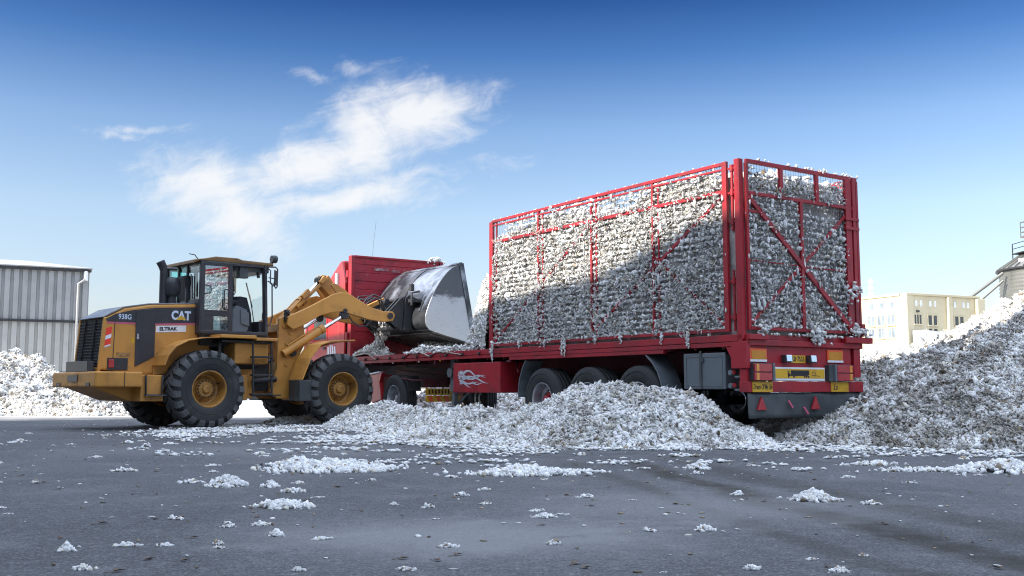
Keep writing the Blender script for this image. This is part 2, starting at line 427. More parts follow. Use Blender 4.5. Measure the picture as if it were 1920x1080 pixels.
def big_mesh(name, sets, mats, parent=None, midx=None):
    """one mesh from several (verts, faces (n,3 or 4), tones)"""
    me = bpy.data.meshes.new(name)
    nv = sum(len(s[0]) for s in sets)
    me.vertices.add(nv); me.vertices.foreach_set('co', np.concatenate([s[0] for s in sets]).astype(np.float32).ravel())
    li, ls, mi, o = [], [], [], 0; start = 0
    for i, s in enumerate(sets):
        f = s[1] + o; li.append(f.ravel()); w = f.shape[1]
        ls.append(start + np.arange(len(f)) * w); start += f.size; o += len(s[0])
        mi.append(np.full(len(f), (midx[i] if midx else 0)))
    li = np.concatenate(li).astype(np.int32); ls = np.concatenate(ls).astype(np.int32)
    me.loops.add(len(li)); me.loops.foreach_set('vertex_index', li)
    me.polygons.add(len(ls)); me.polygons.foreach_set('loop_start', ls)
    for m in (mats if isinstance(mats, (list, tuple)) else [mats]): me.materials.append(m)
    me.polygons.foreach_set('use_smooth', np.ones(len(ls), bool)); me.polygons.foreach_set('material_index', np.concatenate(mi).astype(np.int32))
    at = me.attributes.new('tone', 'FLOAT_COLOR', 'POINT')
    c = np.concatenate([s[2] for s in sets]); c = np.concatenate([c, np.ones((len(c), 1))], 1)
    at.data.foreach_set('color', c.astype(np.float32).ravel())
    me.update(calc_edges=True); me.validate()
    ob = bpy.data.objects.new(name, me); col.objects.link(ob)
    if parent is not None: ob.parent = parent
    return ob
def grid_faces(nx, ny):
    i, j = np.meshgrid(np.arange(nx - 1), np.arange(ny - 1), indexing='ij'); a = (i * ny + j).ravel()
    return np.stack([a, a + ny, a + ny + 1, a + 1], 1)
def pile(name, hfun, x0, x1, y0, y1, step, dens, size, label, seed=1, trash=.05, rough=.16, sub=0, soil_shade=.29, floor_=.52):
    """heap of raw cotton: a lumpy shade-toned body and many ragged tufts over it"""
    xs, ys = np.arange(x0, x1 + step, step), np.arange(y0, y1 + step, step)
    X, Y = np.meshgrid(xs, ys, indexing='ij'); P = np.stack([X.ravel(), Y.ravel(), np.zeros(X.size)], 1)
    def H(p):
        h = hfun(p[:, 0], p[:, 1])
        m = np.clip((h + .05) / .35, 0, 1)
        return h + m * (rough * 2.0 * (fbm(p * 1.15 + seed, seed, 4) - .5) + rough * 1.5 * (fbm(p * 3.3 + seed, seed + 5, 3) - .5) + rough * .9 * (fbm(p * 8.0 + seed, seed + 8, 2) - .5)) - .03
    h = H(P); V = P.copy(); V[:, 2] = np.maximum(h, -.04) - .02
    t0 = np.full((len(V), 3), 1.0) * (.7 + .5 * fbm(V * 2.4, seed + 3, 3))[:, None]
    n = int((x1 - x0) * (y1 - y0) * dens)
    q = np.stack([nrg.uniform(x0, x1, n), nrg.uniform(y0, y1, n), np.zeros(n)], 1); hq = H(q)
    e = .05; sl = np.hypot(H(q + [e, 0, 0]) - hq, H(q + [0, e, 0]) - hq) / e
    w = np.sqrt(1 + np.minimum(sl, 2) ** 2) / 2.3
    ok = (hq > 0.0) & (nrg.random(n) < w)
    back = (H(q + [0, e, 0]) - H(q - [0, e, 0])) / (2 * e) < -.12          # slopes that face away from the yard carry fewer tufts
    ok &= ~back | (nrg.random(n) < .30)
    q = q[ok]; q[:, 2] = hq[ok] + nrg.normal(0, size * .55, len(q))
    big = np.clip(nrg.lognormal(0, .48, len(q)), .35, 2.8); wm = nrg.random(len(q)) < .46
    # cleaner and dirtier (leaf and dust laden) patches of the heap; right heap also toned for shade
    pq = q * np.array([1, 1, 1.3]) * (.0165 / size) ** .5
    dirt_shade = np.clip((.60 * fbm(pq * 2.6 + seed, seed + 11, 3) + .40 * fbm(pq * 7.5 + seed, seed + 12, 2) - soil_shade) * 4.5, 0, 1)[:, None]
    tm = np.array([[1.0, .95, .88]]) * floor_ * (1 - dirt_shade) + dirt_shade
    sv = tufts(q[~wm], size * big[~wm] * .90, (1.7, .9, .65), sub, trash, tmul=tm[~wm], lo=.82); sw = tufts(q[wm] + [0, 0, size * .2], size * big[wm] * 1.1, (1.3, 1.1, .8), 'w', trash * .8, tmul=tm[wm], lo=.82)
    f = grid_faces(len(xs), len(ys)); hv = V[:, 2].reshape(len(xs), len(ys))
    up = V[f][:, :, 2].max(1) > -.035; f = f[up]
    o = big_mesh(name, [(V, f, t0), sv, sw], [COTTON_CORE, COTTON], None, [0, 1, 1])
    tag(o, label, 'cotton pile'); return o
def ridge(pts, slope_front, slope_back=None):
    """heap height from ridge points (x, y, height): highest of cones"""
    P = np.array(pts)
    Q = []
    for a, b in zip(P[:-1], P[1:]):
        k = max(2, int(np.linalg.norm(b[:2] - a[:2]) / .12))
        Q += [a + (b - a) * i / k for i in range(k)]
    Q.append(P[-1]); Q = np.array(Q)
    def h(x, y):
        r = np.full(x.shape, -1.0)
        for (a, b, c) in Q:
            d = np.sqrt((x - a) ** 2 + (y - b) ** 2 + .04) - .2
            r = np.maximum(r, c - slope_front * d)
        return r
    return h

# ------------------------------------------------------------------ ground
def ground_material():
    m = bpy.data.materials.new('asphalt'); m.use_nodes = True; g = NG(m.node_tree); b = g.n['Principled BSDF']
    tc = g.new('ShaderNodeTexCoord').outputs['Object']; x, y, z = g.xyz(tc)
    n1 = g.noise(tc, .35, 6, .6, .6).outputs['Fac']; n2 = g.noise(tc, 1.7, 6, .65, .3).outputs['Fac']; n3 = g.noise(tc, 60, 4, .8).outputs['Fac']
    c = g.mix(g.smooth(n1, .38, .66), (.078, .080, .084), (.104, .106, .110))
    c = g.mix(g.math('MULTIPLY', g.smooth(n2, .46, .74), .45), c, (.185, .187, .190))
    c = g.mix(g.math('MULTIPLY', g.smooth(n3, .54, .66), .70), c, (.27, .275, .285))
    c = g.mix(g.math('MULTIPLY', g.math('SUBTRACT', 1.0, g.smooth(n3, .32, .48)), .75), c, (.016, .017, .019))
    n4 = g.noise(tc, 15, 6, .82).outputs['Fac']
    c = g.mix(g.math('MULTIPLY', g.smooth(n4, .50, .70), .55), c, (.22, .222, .228)); c = g.mix(g.math('MULTIPLY', g.math('SUBTRACT', 1.0, g.smooth(n4, .30, .50)), .60), c, (.026, .027, .029))
    # dark oily wheel tracks that run from the lorry towards the lower right
    wob = g.math('MULTIPLY', g.math('SUBTRACT', g.noise(tc, .55, 3).outputs['Fac'], .5), .7)
    br = g.noise(tc, 3.0, 5, .7).outputs['Fac']
    for off, wd, am in ((0.0, .15, .85), (.62, .20, .5), (-.55, .09, .45)):
        cx = g.math('ADD', g.math('ADD', g.math('MULTIPLY', y, -.168), 2.90 + off), wob)
        d = g.math('ABSOLUTE', g.math('SUBTRACT', x, cx))
        k = g.math('SUBTRACT', 1.0, g.smooth(d, wd * .35, wd * 1.6))
        k = g.math('MULTIPLY', g.math('MULTIPLY', k, g.math('ADD', .55, g.math('MULTIPLY', g.smooth(br, .34, .60), .45))), g.math('MULTIPLY', g.math('SUBTRACT', 1.0, g.smooth(y, 9.6, 11.4)), am))
        c = g.mix(k, c, (.034, .030, .024))
    # soft paler patches in the middle of the yard
    for (ax, ay, rx, ry, am) in ((-.2, 5.3, 1.5, .9, .55), (1.2, 6.6, 1.6, 1.2, .35), (-3.2, 12.5, 3.0, 1.6, .22)):
        dx_ = g.math('DIVIDE', g.math('SUBTRACT', x, ax), rx); dy_ = g.math('DIVIDE', g.math('SUBTRACT', y, ay), ry)
        dd = g.math('SQRT', g.math('ADD', g.math('MULTIPLY', dx_, dx_), g.math('MULTIPLY', dy_, dy_)))
        kk = g.math('SUBTRACT', 1.0, g.smooth(g.math('ADD', dd, g.math('MULTIPLY', g.math('SUBTRACT', n2, .5), 1.6)), .2, 1.1))
        c = g.mix(g.math('MULTIPLY', kk, am), c, (.26, .262, .262))
    # old stains
    sn = g.noise(tc, .8, 4, .6, 1.2).outputs['Fac']
    c = g.mix(g.math('MULTIPLY', g.smooth(sn, .66, .74), .55), c, (.045, .040, .036))
    # pale dusty concrete of the yard farther back
    far = g.smooth(g.math('ADD', y, g.math('MULTIPLY', g.math('SUBTRACT', n1, .5), 5.0)), 24.0, 29.0)
    c = g.mix(far, c, g.mix(n2, (.44, .42, .38), (.58, .56, .52)))
    g.put(b.inputs['Base Color'], c); b.inputs['Specular IOR Level'].default_value = .12
    g.put(b.inputs['Roughness'], g.math('ADD', .70, g.math('MULTIPLY', n2, .25)))
    bn = g.new('ShaderNodeBump'); bn.inputs['Strength'].default_value = .55; bn.inputs['Distance'].default_value = .012
    g.put(bn.inputs['Height'], g.math('ADD', g.noise(tc, 110, 4, .7).outputs['Fac'], g.math('MULTIPLY', g.noise(tc, 9, 4).outputs['Fac'], .8))); g.l.new(bn.outputs[0], b.inputs['Normal'])
    return m
gd = MB(); gd.add([(-1500, -300, 0), (1500, -300, 0), (1500, 2500, 0), (-1500, 2500, 0)], [(0, 1, 2, 3)])
tag(gd.build('ground', ground_material(), fixn=False), kind='structure')

# ------------------------------------------------------------------ background buildings
def ribbed_material(name, c, c2, pitch, axis=0, rough=.45, metal=.2):
    m = bpy.data.materials.new(name); m.use_nodes = True; g = NG(m.node_tree); b = g.n['Principled BSDF']
    tc = g.new('ShaderNodeTexCoord').outputs['Object']
    n = g.noise(tc, .5, 6, .65).outputs['Fac']
    st = g.noise(g.comb(g.math('MULTIPLY', g.xyz(tc)[0], 3.0), g.math('MULTIPLY', g.xyz(tc)[1], 3.0), g.math('MULTIPLY', g.xyz(tc)[2], .25)), 1.0, 5, .65).outputs['Fac']
    c_ = g.mix(g.smooth(n, .35, .7), c, c2); c_ = g.mix(g.math('MULTIPLY', g.smooth(st, .55, .8), .5), c_, tuple(a * .55 for a in c2))
    g.put(b.inputs['Base Color'], c_); b.inputs['Roughness'].default_value = rough; b.inputs['Metallic'].default_value = metal
    return m
def ribbed_wall(mb, x0, x1, z0, z1, y, pitch=.46, d=.13):
    """trapezoid sheet, seen from -y"""
    n = max(1, int(round((x1 - x0) / pitch))); p = (x1 - x0) / n; prof = []
    for i in range(n):
        a = x0 + i * p; prof += [(a, 0), (a + p * .30, 0), (a + p * .36, -d), (a + p * .94, -d)]
    prof.append((x1, 0)); k = len(prof)
    mb.add([(a, y + b, z) for z in (z0, z1) for (a, b) in prof], [(i, i + 1, k + i + 1, k + i) for i in range(k - 1)])
SHEET = ribbed_material('grey_sheet_cladding', (.33, .335, .335), (.26, .265, .265), .42)
SHEET_LOW = ribbed_material('pale_sheet_cladding', (.40, .40, .38), (.33, .33, .315), .42)
ROOFW = ribbed_material('pale_roof_sheet', (.42, .41, .39), (.36, .35, .33), .42)
CONCRETE = surf('weathered_concrete', (.34, .33, .31), (.22, .21, .19), .9, .85, 0, .25, 12)
CREAM = surf('cream_render', (.56, .50, .345), (.50, .44, .30), .35, .8, 0, .05, 4)
WINGL = surf('dark_window_glass', (.05, .06, .065), (.10, .11, .11), .8, .12)
WINGL_PALE = surf('pale_window_blind', (.20, .24, .28), (.13, .16, .19), 1.2, .3)
GALV = ribbed_material('galvanised_silo_sheet', (.185, .185, .170), (.150, .152, .142), .3, rough=.42, metal=.35)

def storage_shed():
    # right-hand corner of the front wall, 60 m away; local x runs along the wall to the right
    Y = 60.0; X = (161 - 960) / FPX * Y
    root = empty('storage_shed', (X, Y, 0), R(26)); tag(root, 'grey corrugated metal shed with pale low roof beside the cotton heap', 'shed')
    w = MB(); ribbed_wall(w, -30, 0, 4.75, 7.75, 0); w.build('upper_cladding', SHEET, root, fixn=False)
    w = MB(); ribbed_wall(w, -30, 0, 1.75, 4.70, .02); w.build('lower_cladding', SHEET_LOW, root, fixn=False)
    w = MB(); w.box(-30, 0, .06, .30, 0, 7.7); w.box(-.2, 0.06, .06, 22, 0, 7.7); w.build('inner_wall', SHEET, root)
    w = MB(); w.box(-30, -.6, -.12, .05, 0, 1.72); w.build('plinth', CONCRETE, root, .02)
    w = MB(); w.box(-30, .55, -.22, -.09, 4.62, 4.76); w.box(.05, .55, -.2, .1, 4.56, 4.62); w.build('ledge_rail', DARK, root)
    w = MB(); w.box(-30, .15, -.28, -.05, 7.66, 7.82); w.build('gutter', DARK, root, .02)
    w = MB(); E0, E1, Rg = 7.84, 7.90, 9.45
    w.add([(-34, -.3, E1), (.2, -.3, E1), (-3.2, 11, Rg), (-34, 11, Rg), (.2, 22.3, E1), (-34, 22.3, E1), (-34, -.3, E0), (.2, -.3, E0), (.2, 22.3, E0), (-34, 22.3, E0)],
          [(0, 1, 2, 3), (1, 4, 2), (4, 5, 3, 2), (0, 6, 7, 1), (1, 7, 8, 4), (4, 8, 9, 5), (5, 9, 6, 0, 3), (6, 9, 8, 7)]); w.build('roof', ROOFW, root)
    w = MB(); w.tube([(-.15, -.2, 7.55), (-.2, -.26, 7.2), (-.55, -.26, 6.95), (-.55, -.26, .2)], .075, 10); w.build('downpipe', ROOFW, root)
    w = MB(); w.tube([(-.15, -.2, 7.7), (-.15, -.22, 7.15)], .12, 8); w.build('overflow_pipe', WHITE, root)
    w = MB(); w.box(-6.75, -6.63, -.14, -.08, 1.9, 4.6); w.build('red_post', RED, root)
    return root
storage_shed()

def office_building():
    Y = 70.0; X = (1703 - 960) / FPX * Y
    root = empty('office_building', (X, Y, 0), R(25)); tag(root, 'cream two storey building with small paired windows and flat roof behind the heap', 'building')
    # local +x: right-hand facade (recedes to the right), local +y: left-hand facade recedes
    H = 7.25; LX, LY = 7.0, 22.0
    w = MB(); w.box(0, LX, 0, LY, 0, H); w.box(-.06, .55, -.06, .55, 0, H + .12); w.box(3.75, 4.15, -.25, .2, 0, H - .05); w.box(LX - .4, LX + .35, -.30, .4, 0, H - .05)
    w.build('wall', CREAM, root, .03)
    w = MB(); w.box(-.1, LX + .1, -.1, .25, H, H + .16); w.box(-.1, .25, .6, LY, H, H + .16); w.build('parapet', CREAM, root, .02)
    def win(x0, x1, z0, z1, face, glassm, bars=1):
        f = MB(); p = MB(); t = .09
        if face == 'r':
            f.box(x0 - t, x1 + t, -.05, .02, z1, z1 + t); f.box(x0 - t, x1 + t, -.09, .02, z0 - t, z0); f.box(x0 - t, x0, -.05, .02, z0, z1); f.box(x1, x1 + t, -.05, .02, z0, z1)
            for i in range(1, bars + 1): a = x0 + (x1 - x0) * i / (bars + 1); f.box(a - .03, a + .03, -.04, .02, z0, z1)
            p.box(x0, x1, -.015, .015, z0, z1)
        else:
            f.box(-.05, .02, x0 - t, x1 + t, z1, z1 + t); f.box(-.10, .02, x0 - t, x1 + t, z0 - t, z0); f.box(-.05, .02, x0 - t, x0, z0, z1); f.box(-.05, .02, x1, x1 + t, z0, z1)
            for i in range(1, bars + 1): a = x0 + (x1 - x0) * i / (bars + 1); f.box(-.04, .02, a - .03, a + .03, z0, z1)
            p.box(-.015, .015, x0, x1, z0, z1)
        o = f.build('window', CREAM, root, .01); p.build('pane', glassm, o)
    win(.62, 1.30, 5.25, 5.90, 'r', WINGL, 2)
    for x in (1.95, 2.45):
        win(x, x + .34, 5.20, 5.88, 'r', WINGL, 0); win(x, x + .34, 4.55, 4.95, 'r', WINGL, 0)
    for x in (4.55, 5.05): win(x, x + .34, 5.25, 5.88, 'r', WINGL, 0)
    for y0 in (1.15, 2.1, 3.05):
        win(y0, y0 + .60, 5.25, 5.92, 'l', WINGL_PALE, 1); win(y0, y0 + .60, 4.35, 5.0, 'l', WINGL_PALE, 1)
    for x in (.75, 1.2, 2.1, 2.55, 4.5, 5.35, 5.8):
        v = MB(); v.prism([(x, 6.55), (x + .05, 6.50), (x + .15, 6.50), (x + .2, 6.55), (x + .2, 6.85), (x + .15, 6.92), (x + .05, 6.92), (x, 6.85)], 'y', -.04, .02); v.build('vent', WHITE, root)
    for y0 in (1.25, 2.2, 3.15):
        v = MB(); v.box(-.04, .02, y0, y0 + .3, 6.5, 6.85); v.build('vent', WINGL_PALE, root)
    v = MB(); v.box(.85, 1.05, -.12, .02, 6.08, 6.2); v.build('wall_lamp', DARK, root)
    d = MB(); d.prism([(.1, 0), (3.6, 0), (3.2, 3.2), (1.9, 4.6), (.1, 4.75)], 'y', -1.4, -.3); d.build('sheeted_stack', WHITE, root, .05)
office_building()

def grain_silo():
    Y = 80.0; cx = (1867 - 960) / FPX * Y + 5.5
    root = empty('grain_silo', (cx, Y, 0)); tag(root, 'round corrugated metal silo with conical roof and railed top platform', 'silo')
    r = 4.5; prof = []
    z = 0.0
    while z < 10.2: prof += [(r, z), (r + .05, z + .11), (r, z + .22)]; z += .30
    w = MB(); w.slathe(prof, (0, 0, 0), 'z', 64); w.build('wall', GALV, root, fixn=False)
    w = MB()
    for i in range(40):
        a0, a1 = 2 * math.pi * i / 40, 2 * math.pi * (i + 1) / 40; am = a0 + (a1 - a0) * .12
        def P(a, rr, z): return (math.cos(a) * rr, math.sin(a) * rr, z)
        w.add([P(a0, r + .22, 10.22), P(a1, r + .22, 10.22), P(a1, .7, 12.95), P(a0, .7, 12.95)], [(0, 1, 2, 3)])
        w.add([P(a0, r + .22, 10.34), P(am, r + .22, 10.34), P(am, .7, 13.07), P(a0, .7, 13.07), P(a0, r + .22, 10.22), P(am, r + .22, 10.22), P(am, .7, 12.95), P(a0, .7, 12.95)], [(0, 1, 2, 3), (0, 4, 5, 1), (1, 5, 6, 2), (3, 7, 4, 0)])
    w.build('roof', GALV, root, fixn=False)
    w = MB(); w.lathe([(r + .06, 10.1), (r + .26, 10.12), (r + .26, 10.25), (r + .06, 10.27)], (0, 0, 0), 'z', 64); w.build('eave_ring', DARK, root)
    w = MB(); w.lathe([(.72, 12.9), (.72, 13.3), (.0, 13.5)], (0, 0, 0), 'z', 24); w.build('roof_cap', GALV, root)
    w = MB(); w.box(-3.3, 2.4, -1.2, 1.2, 11.55, 11.63)
    for x in (-3.25, -1.9, 0.6, 2.2): w.bar((x, -1.15, 10.3), (x, -1.15, 12.4), .06, .06); w.bar((x, 1.15, 10.3), (x, 1.15, 12.4), .06, .06)
    for z in (12.0, 12.4): w.bar((-3.25, -1.15, z), (2.4, -1.15, z), .05, .05); w.bar((-3.25, -1.15, z), (-3.25, 1.15, z), .05, .05)
    w.build('roof_platform', DARK, root)
    w = MB()
    for x in (-1.95, 1.6):
        for y in (-1.0, 1.0): w.bar((x, y, 12.0), (x, y, 13.0), .11, .11)
    w.bar((-1.95, -1, 12.1), (1.6, -1, 12.9), .06, .06); w.bar((1.6, -1, 12.1), (-1.95, -1, 12.9), .06, .06)
    w.box(-2.45, 2.2, -1.4, 1.4, 12.95, 13.08)
    for x in (-2.4, -1.3, -.2, .9, 2.15): w.bar((x, -1.38, 13.0), (x, -1.38, 14.25), .05, .05); w.bar((x, 1.38, 13.0), (x, 1.38, 14.25), .05, .05)
    for z in (13.4, 13.8, 14.22): w.bar((-2.42, -1.38, z), (2.18, -1.38, z), .05, .05); w.bar((-2.42, 1.38, z), (2.18, 1.38, z), .05, .05); w.bar((-2.42, -1.38, z), (-2.42, 1.38, z), .05, .05)
    w.build('elevator_tower', GALV, root)
    w = MB(); w.box(-1.0, 1.2, -.7, .7, 13.08, 14.9); w.prism([(-1.0, 14.9), (1.2, 14.9), (.1, 15.5)], 'y', -.7, .7); w.build('elevator_head', GALV, root)
    w = MB(); w.box(-3.9, -3.5, -1.4, -1.0, 10.5, 10.95); w.build('roof_vent', WHITE, root)
grain_silo()
for k, (a, b, z0, z1) in enumerate([((1870, 0), (1812, 0), 9.55, 7.55), ((1870, 0), (1830, 0), 8.95, 7.2)]):
    xa, xb = (a[0] - 960) / FPX * 80.0, (b[0] - 960) / FPX * 80.0
    p = MB(); p.tube([(xa + .5, 79.6, z0 + .33), (xb, 80.4, z1)], .13 if k == 0 else .10, 10); p.bar((xb, 80.4, 0), (xb, 80.4, z1), .12, .12)
    tag(p.build('conveyor_pipe', GALV), ['upper thin sloping pipe running down from the silo wall', 'lower thin sloping pipe running down from the silo wall'][k], 'pipe', 'pipes beside the silo')
def mast():
    Y = 160.0; x = (1636 - 960) / FPX * Y; m = MB(); zt = 18.3
    for dx, dy in ((-.25, 0), (.25, 0), (0, .4)): m.bar((x + dx, Y + dy, 0), (x + dx * .3, Y + dy * .3, zt), .05, .05)
    for i in range(24):
        z = .75 * i; s = 1 - .7 * z / zt; m.bar((x - .25 * s, Y, z), (x + .25 * s, Y, z + .75), .03, .03)
    for z in (15.5, 16.4, 17.4): m.box(x - .35, x + .35, Y - .15, Y + .15, z, z + .55)
    tag(m.build('antenna_mast', WHITE), 'thin pale lattice antenna mast far off beyond the cream building', 'mast')
mast()

# the tall sheds on the sun's side of the yard, whose shadow lies over the whole foreground
SQ = Vector((-0.436, 0.9, 0)).normalized()
def shade_shed(name, D, depth, prof, label):
    """gable profile (q along the wall, b = height measured on the shadow line) in the plane at distance D towards the sun"""
    te = math.tan(SUN_EL); a = math.atan2(SQ.y, SQ.x)
    root = empty(name, (SH.x * D, SH.y * D, 0), a); tag(root, label, 'shed')
    poly = [(prof[0][0], 0)] + [(q, b + te * D) for q, b in prof] + [(prof[-1][0], 0)]
    sgn = 1 if Vector((-math.sin(a), math.cos(a), 0)).dot(SH) > 0 else -1
    w = MB(); w.prism(poly, 'y', 0, sgn * depth); w.build('wall', SHEET, root)
    for q in (prof[0][0] + 2.5, prof[-1][0] - 6.5):
        d = MB(); d.box(q, q + 4, -sgn * .06, 0.0, 0, 4.2); d.build('door', GREY, root, .02)
shade_shed('gabled_shed', 7.0, 22.0, [(10.6, 9.0), (12.0, 8.84), (13.2, 8.42), (14.3, 8.05), (17.3, 7.60), (21.5, 7.0), (26.7, 6.35)], 'tall gabled sheet metal shed shading the yard from the left')
shade_shed('flat_roofed_shed', 9.5, 18.0, [(-14.0, 11.5), (11.05, 11.5)], 'tall flat roofed sheet metal shed next to the gabled one')

# ------------------------------------------------------------------ wheels
def loader_wheel(root, x, y, side, M=None):
    """side -1: outer face towards -y. Rim is the part's mesh, tyre its sub-part"""
    s = side; c = Vector((x, y, .745))
    if M is not None: c = M @ c
    wr = empty('wheel', c, 0); wr.parent = root
    if M is not None: wr.rotation_euler = (0, 0, M.to_euler().z)
    def pr(p): return [(r, s * o) for r, o in p]
    t = MB()
    t.slathe(pr([(.335, .215), (.36, .245), (.43, .268), (.52, .283), (.60, .282), (.665, .268), (.70, .245), (.712, .20), (.715, .10), (.715, 0), (.715, -.10), (.712, -.20), (.70, -.245), (.665, -.268), (.60, -.282), (.52, -.283), (.43, -.268), (.335, -.21)]), (0, 0, 0), 'y', 72)
    t.slathe(pr([(.585, .284), (.592, .292), (.600, .284)]), (0, 0, 0), 'y', 72); t.slathe(pr([(.47, .277), (.477, .285), (.484, .278)]), (0, 0, 0), 'y', 72)
    t.m = 2; t.slathe([(.640, .2845), (.690, .262), (.712, .235), (.7165, .20), (.7165, -.20), (.712, -.235), (.690, -.262), (.640, -.2845)], (0, 0, 0), 'y', 72)
    t.m = 1
    n = 21
    for i in range(n):
        for hs in (-1, 1):
            th0 = 2 * math.pi * (i + (.5 if hs > 0 else 0)) / n; dth = 2 * math.pi / n
            # chevron block: from the centre line out to the shoulder and down the side
            rows = []
            for (w, lean, rr) in ((.014, .0, .747), (.085, .28, .748), (.165, .52, .744), (.235, .62, .733), (.272, .66, .702), (.290, .68, .645)):
                a = th0 + lean * dth; wdt = .66 if w < .2 else .60
                rows.append([(w * hs, a + k * dth, r2) for k in (0, wdt) for r2 in (rr, rr - .045)])
            vs = []; fs = []
            for rw in rows:
                for (w, a, r2) in rw: vs.append((math.cos(a) * r2, w, math.sin(a) * r2))
            for k in range(len(rows) - 1):
                b = k * 4; fs += [(b, b + 2, b + 6, b + 4), (b, b + 4, b + 5, b + 1), (b + 2, b + 3, b + 7, b + 6)]
            fs += [(0, 1, 3, 2), (len(vs) - 4, len(vs) - 2, len(vs) - 1, len(vs) - 3)]
            t.add(vs, fs)
    t.build('tyre', [RUBBER, TREAD, GAP], wr, fixn=True)
    r = MB()
    r.lathe(pr([(.352, .205), (.358, .238), (.338, .244), (.322, .225), (.310, .17), (.300, .06), (.292, -.01), (.255, -.03), (.215, -.005), (.205, .01), (.185, .012)]), (0, 0, 0), 'y', 56)
    r.lathe(pr([(.345, -.22), (.355, -.245), (.31, -.2), (.29, -.01)]), (0, 0, 0), 'y', 40)
    r.lathe(pr([(.185, .012), (.178, .060), (.145, .085), (.085, .090), (.080, .120), (.060, .135), (.001, .137)]), (0, 0, 0), 'y', 40)
    r.m = 1
    for k in range(16):
        a = 2 * math.pi * k / 16; p = (math.cos(a) * .158, 0, math.sin(a) * .158)
        r.tube([(p[0], s * .05, p[2]), (p[0], s * .098, p[2])], .016, 6)
    r.tube([(.26, s * .0, .1), (.29, s * .10, .12)], .010, 6)
    r.build('rim', [YEL_RIM, DARK], wr)
    return wr

def lorry_wheel(root, x, y, side, r=.55, w=.34, zc=None, hubred=False, name='wheel'):
    s = side; zc = r if zc is None else zc
    wr = empty(name, (x, y, zc)); wr.parent = root
    def pr(p): return [(a, s * o) for a, o in p]
    h = w / 2; t = MB()
    t.slathe(pr([(.29, h * .80), (.33, h * .97), (.42, h * 1.03), (.49, h * 1.0), (r - .025, h * .93), (r - .004, h * .84), (r, h * .60), (r, h * .44), (r - .012, h * .42), (r - .012, h * .36), (r, h * .34), (r, h * .06), (r - .012, h * .04), (r - .012, -h * .04), (r, -h * .06), (r, -h * .34), (r - .012, -h * .36), (r - .012, -h * .42), (r, -h * .44), (r - .004, -h * .84), (r - .025, -h * .93), (.42, -h), (.29, -h * .8)]), (0, 0, 0), 'y', 64)
    t.lathe(pr([(.455, h * 1.018), (.462, h * 1.06), (.469, h * 1.018)]), (0, 0, 0), 'y', 64)
    t.build('tyre', RUBBER, wr, fixn=False)
    m = MB(); m.lathe(pr([(.292, h * .78), (.302, h * .98), (.288, h * .99), (.276, h * .86), (.268, h * .45), (.255, h * .05), (.215, -h * .12), (.16, -h * .02), (.15, h * .0)]), (0, 0, 0), 'y', 48)
    m.lathe(pr([(.29, -h * .8), (.26, -h * .3), (.25, 0)]), (0, 0, 0), 'y', 32)
    for k in range(10):
        a = 2 * math.pi * k / 10; p = (math.cos(a) * .165, math.sin(a) * .165)
        m.tube([(p[0], -s * h * .02, p[1]), (p[0], s * h * .22, p[1])], .017, 6)
    m.build('rim', ALU, wr)
    k = MB(); k.lathe(pr([(.15, -.02), (.135, h * .18), (.08, h * .25), (.075, h * .55), (.05, h * .62), (.001, h * .64)]), (0, 0, 0), 'y', 28)
    k.build('hub', RED if hubred else ALU, wr)
    return wr

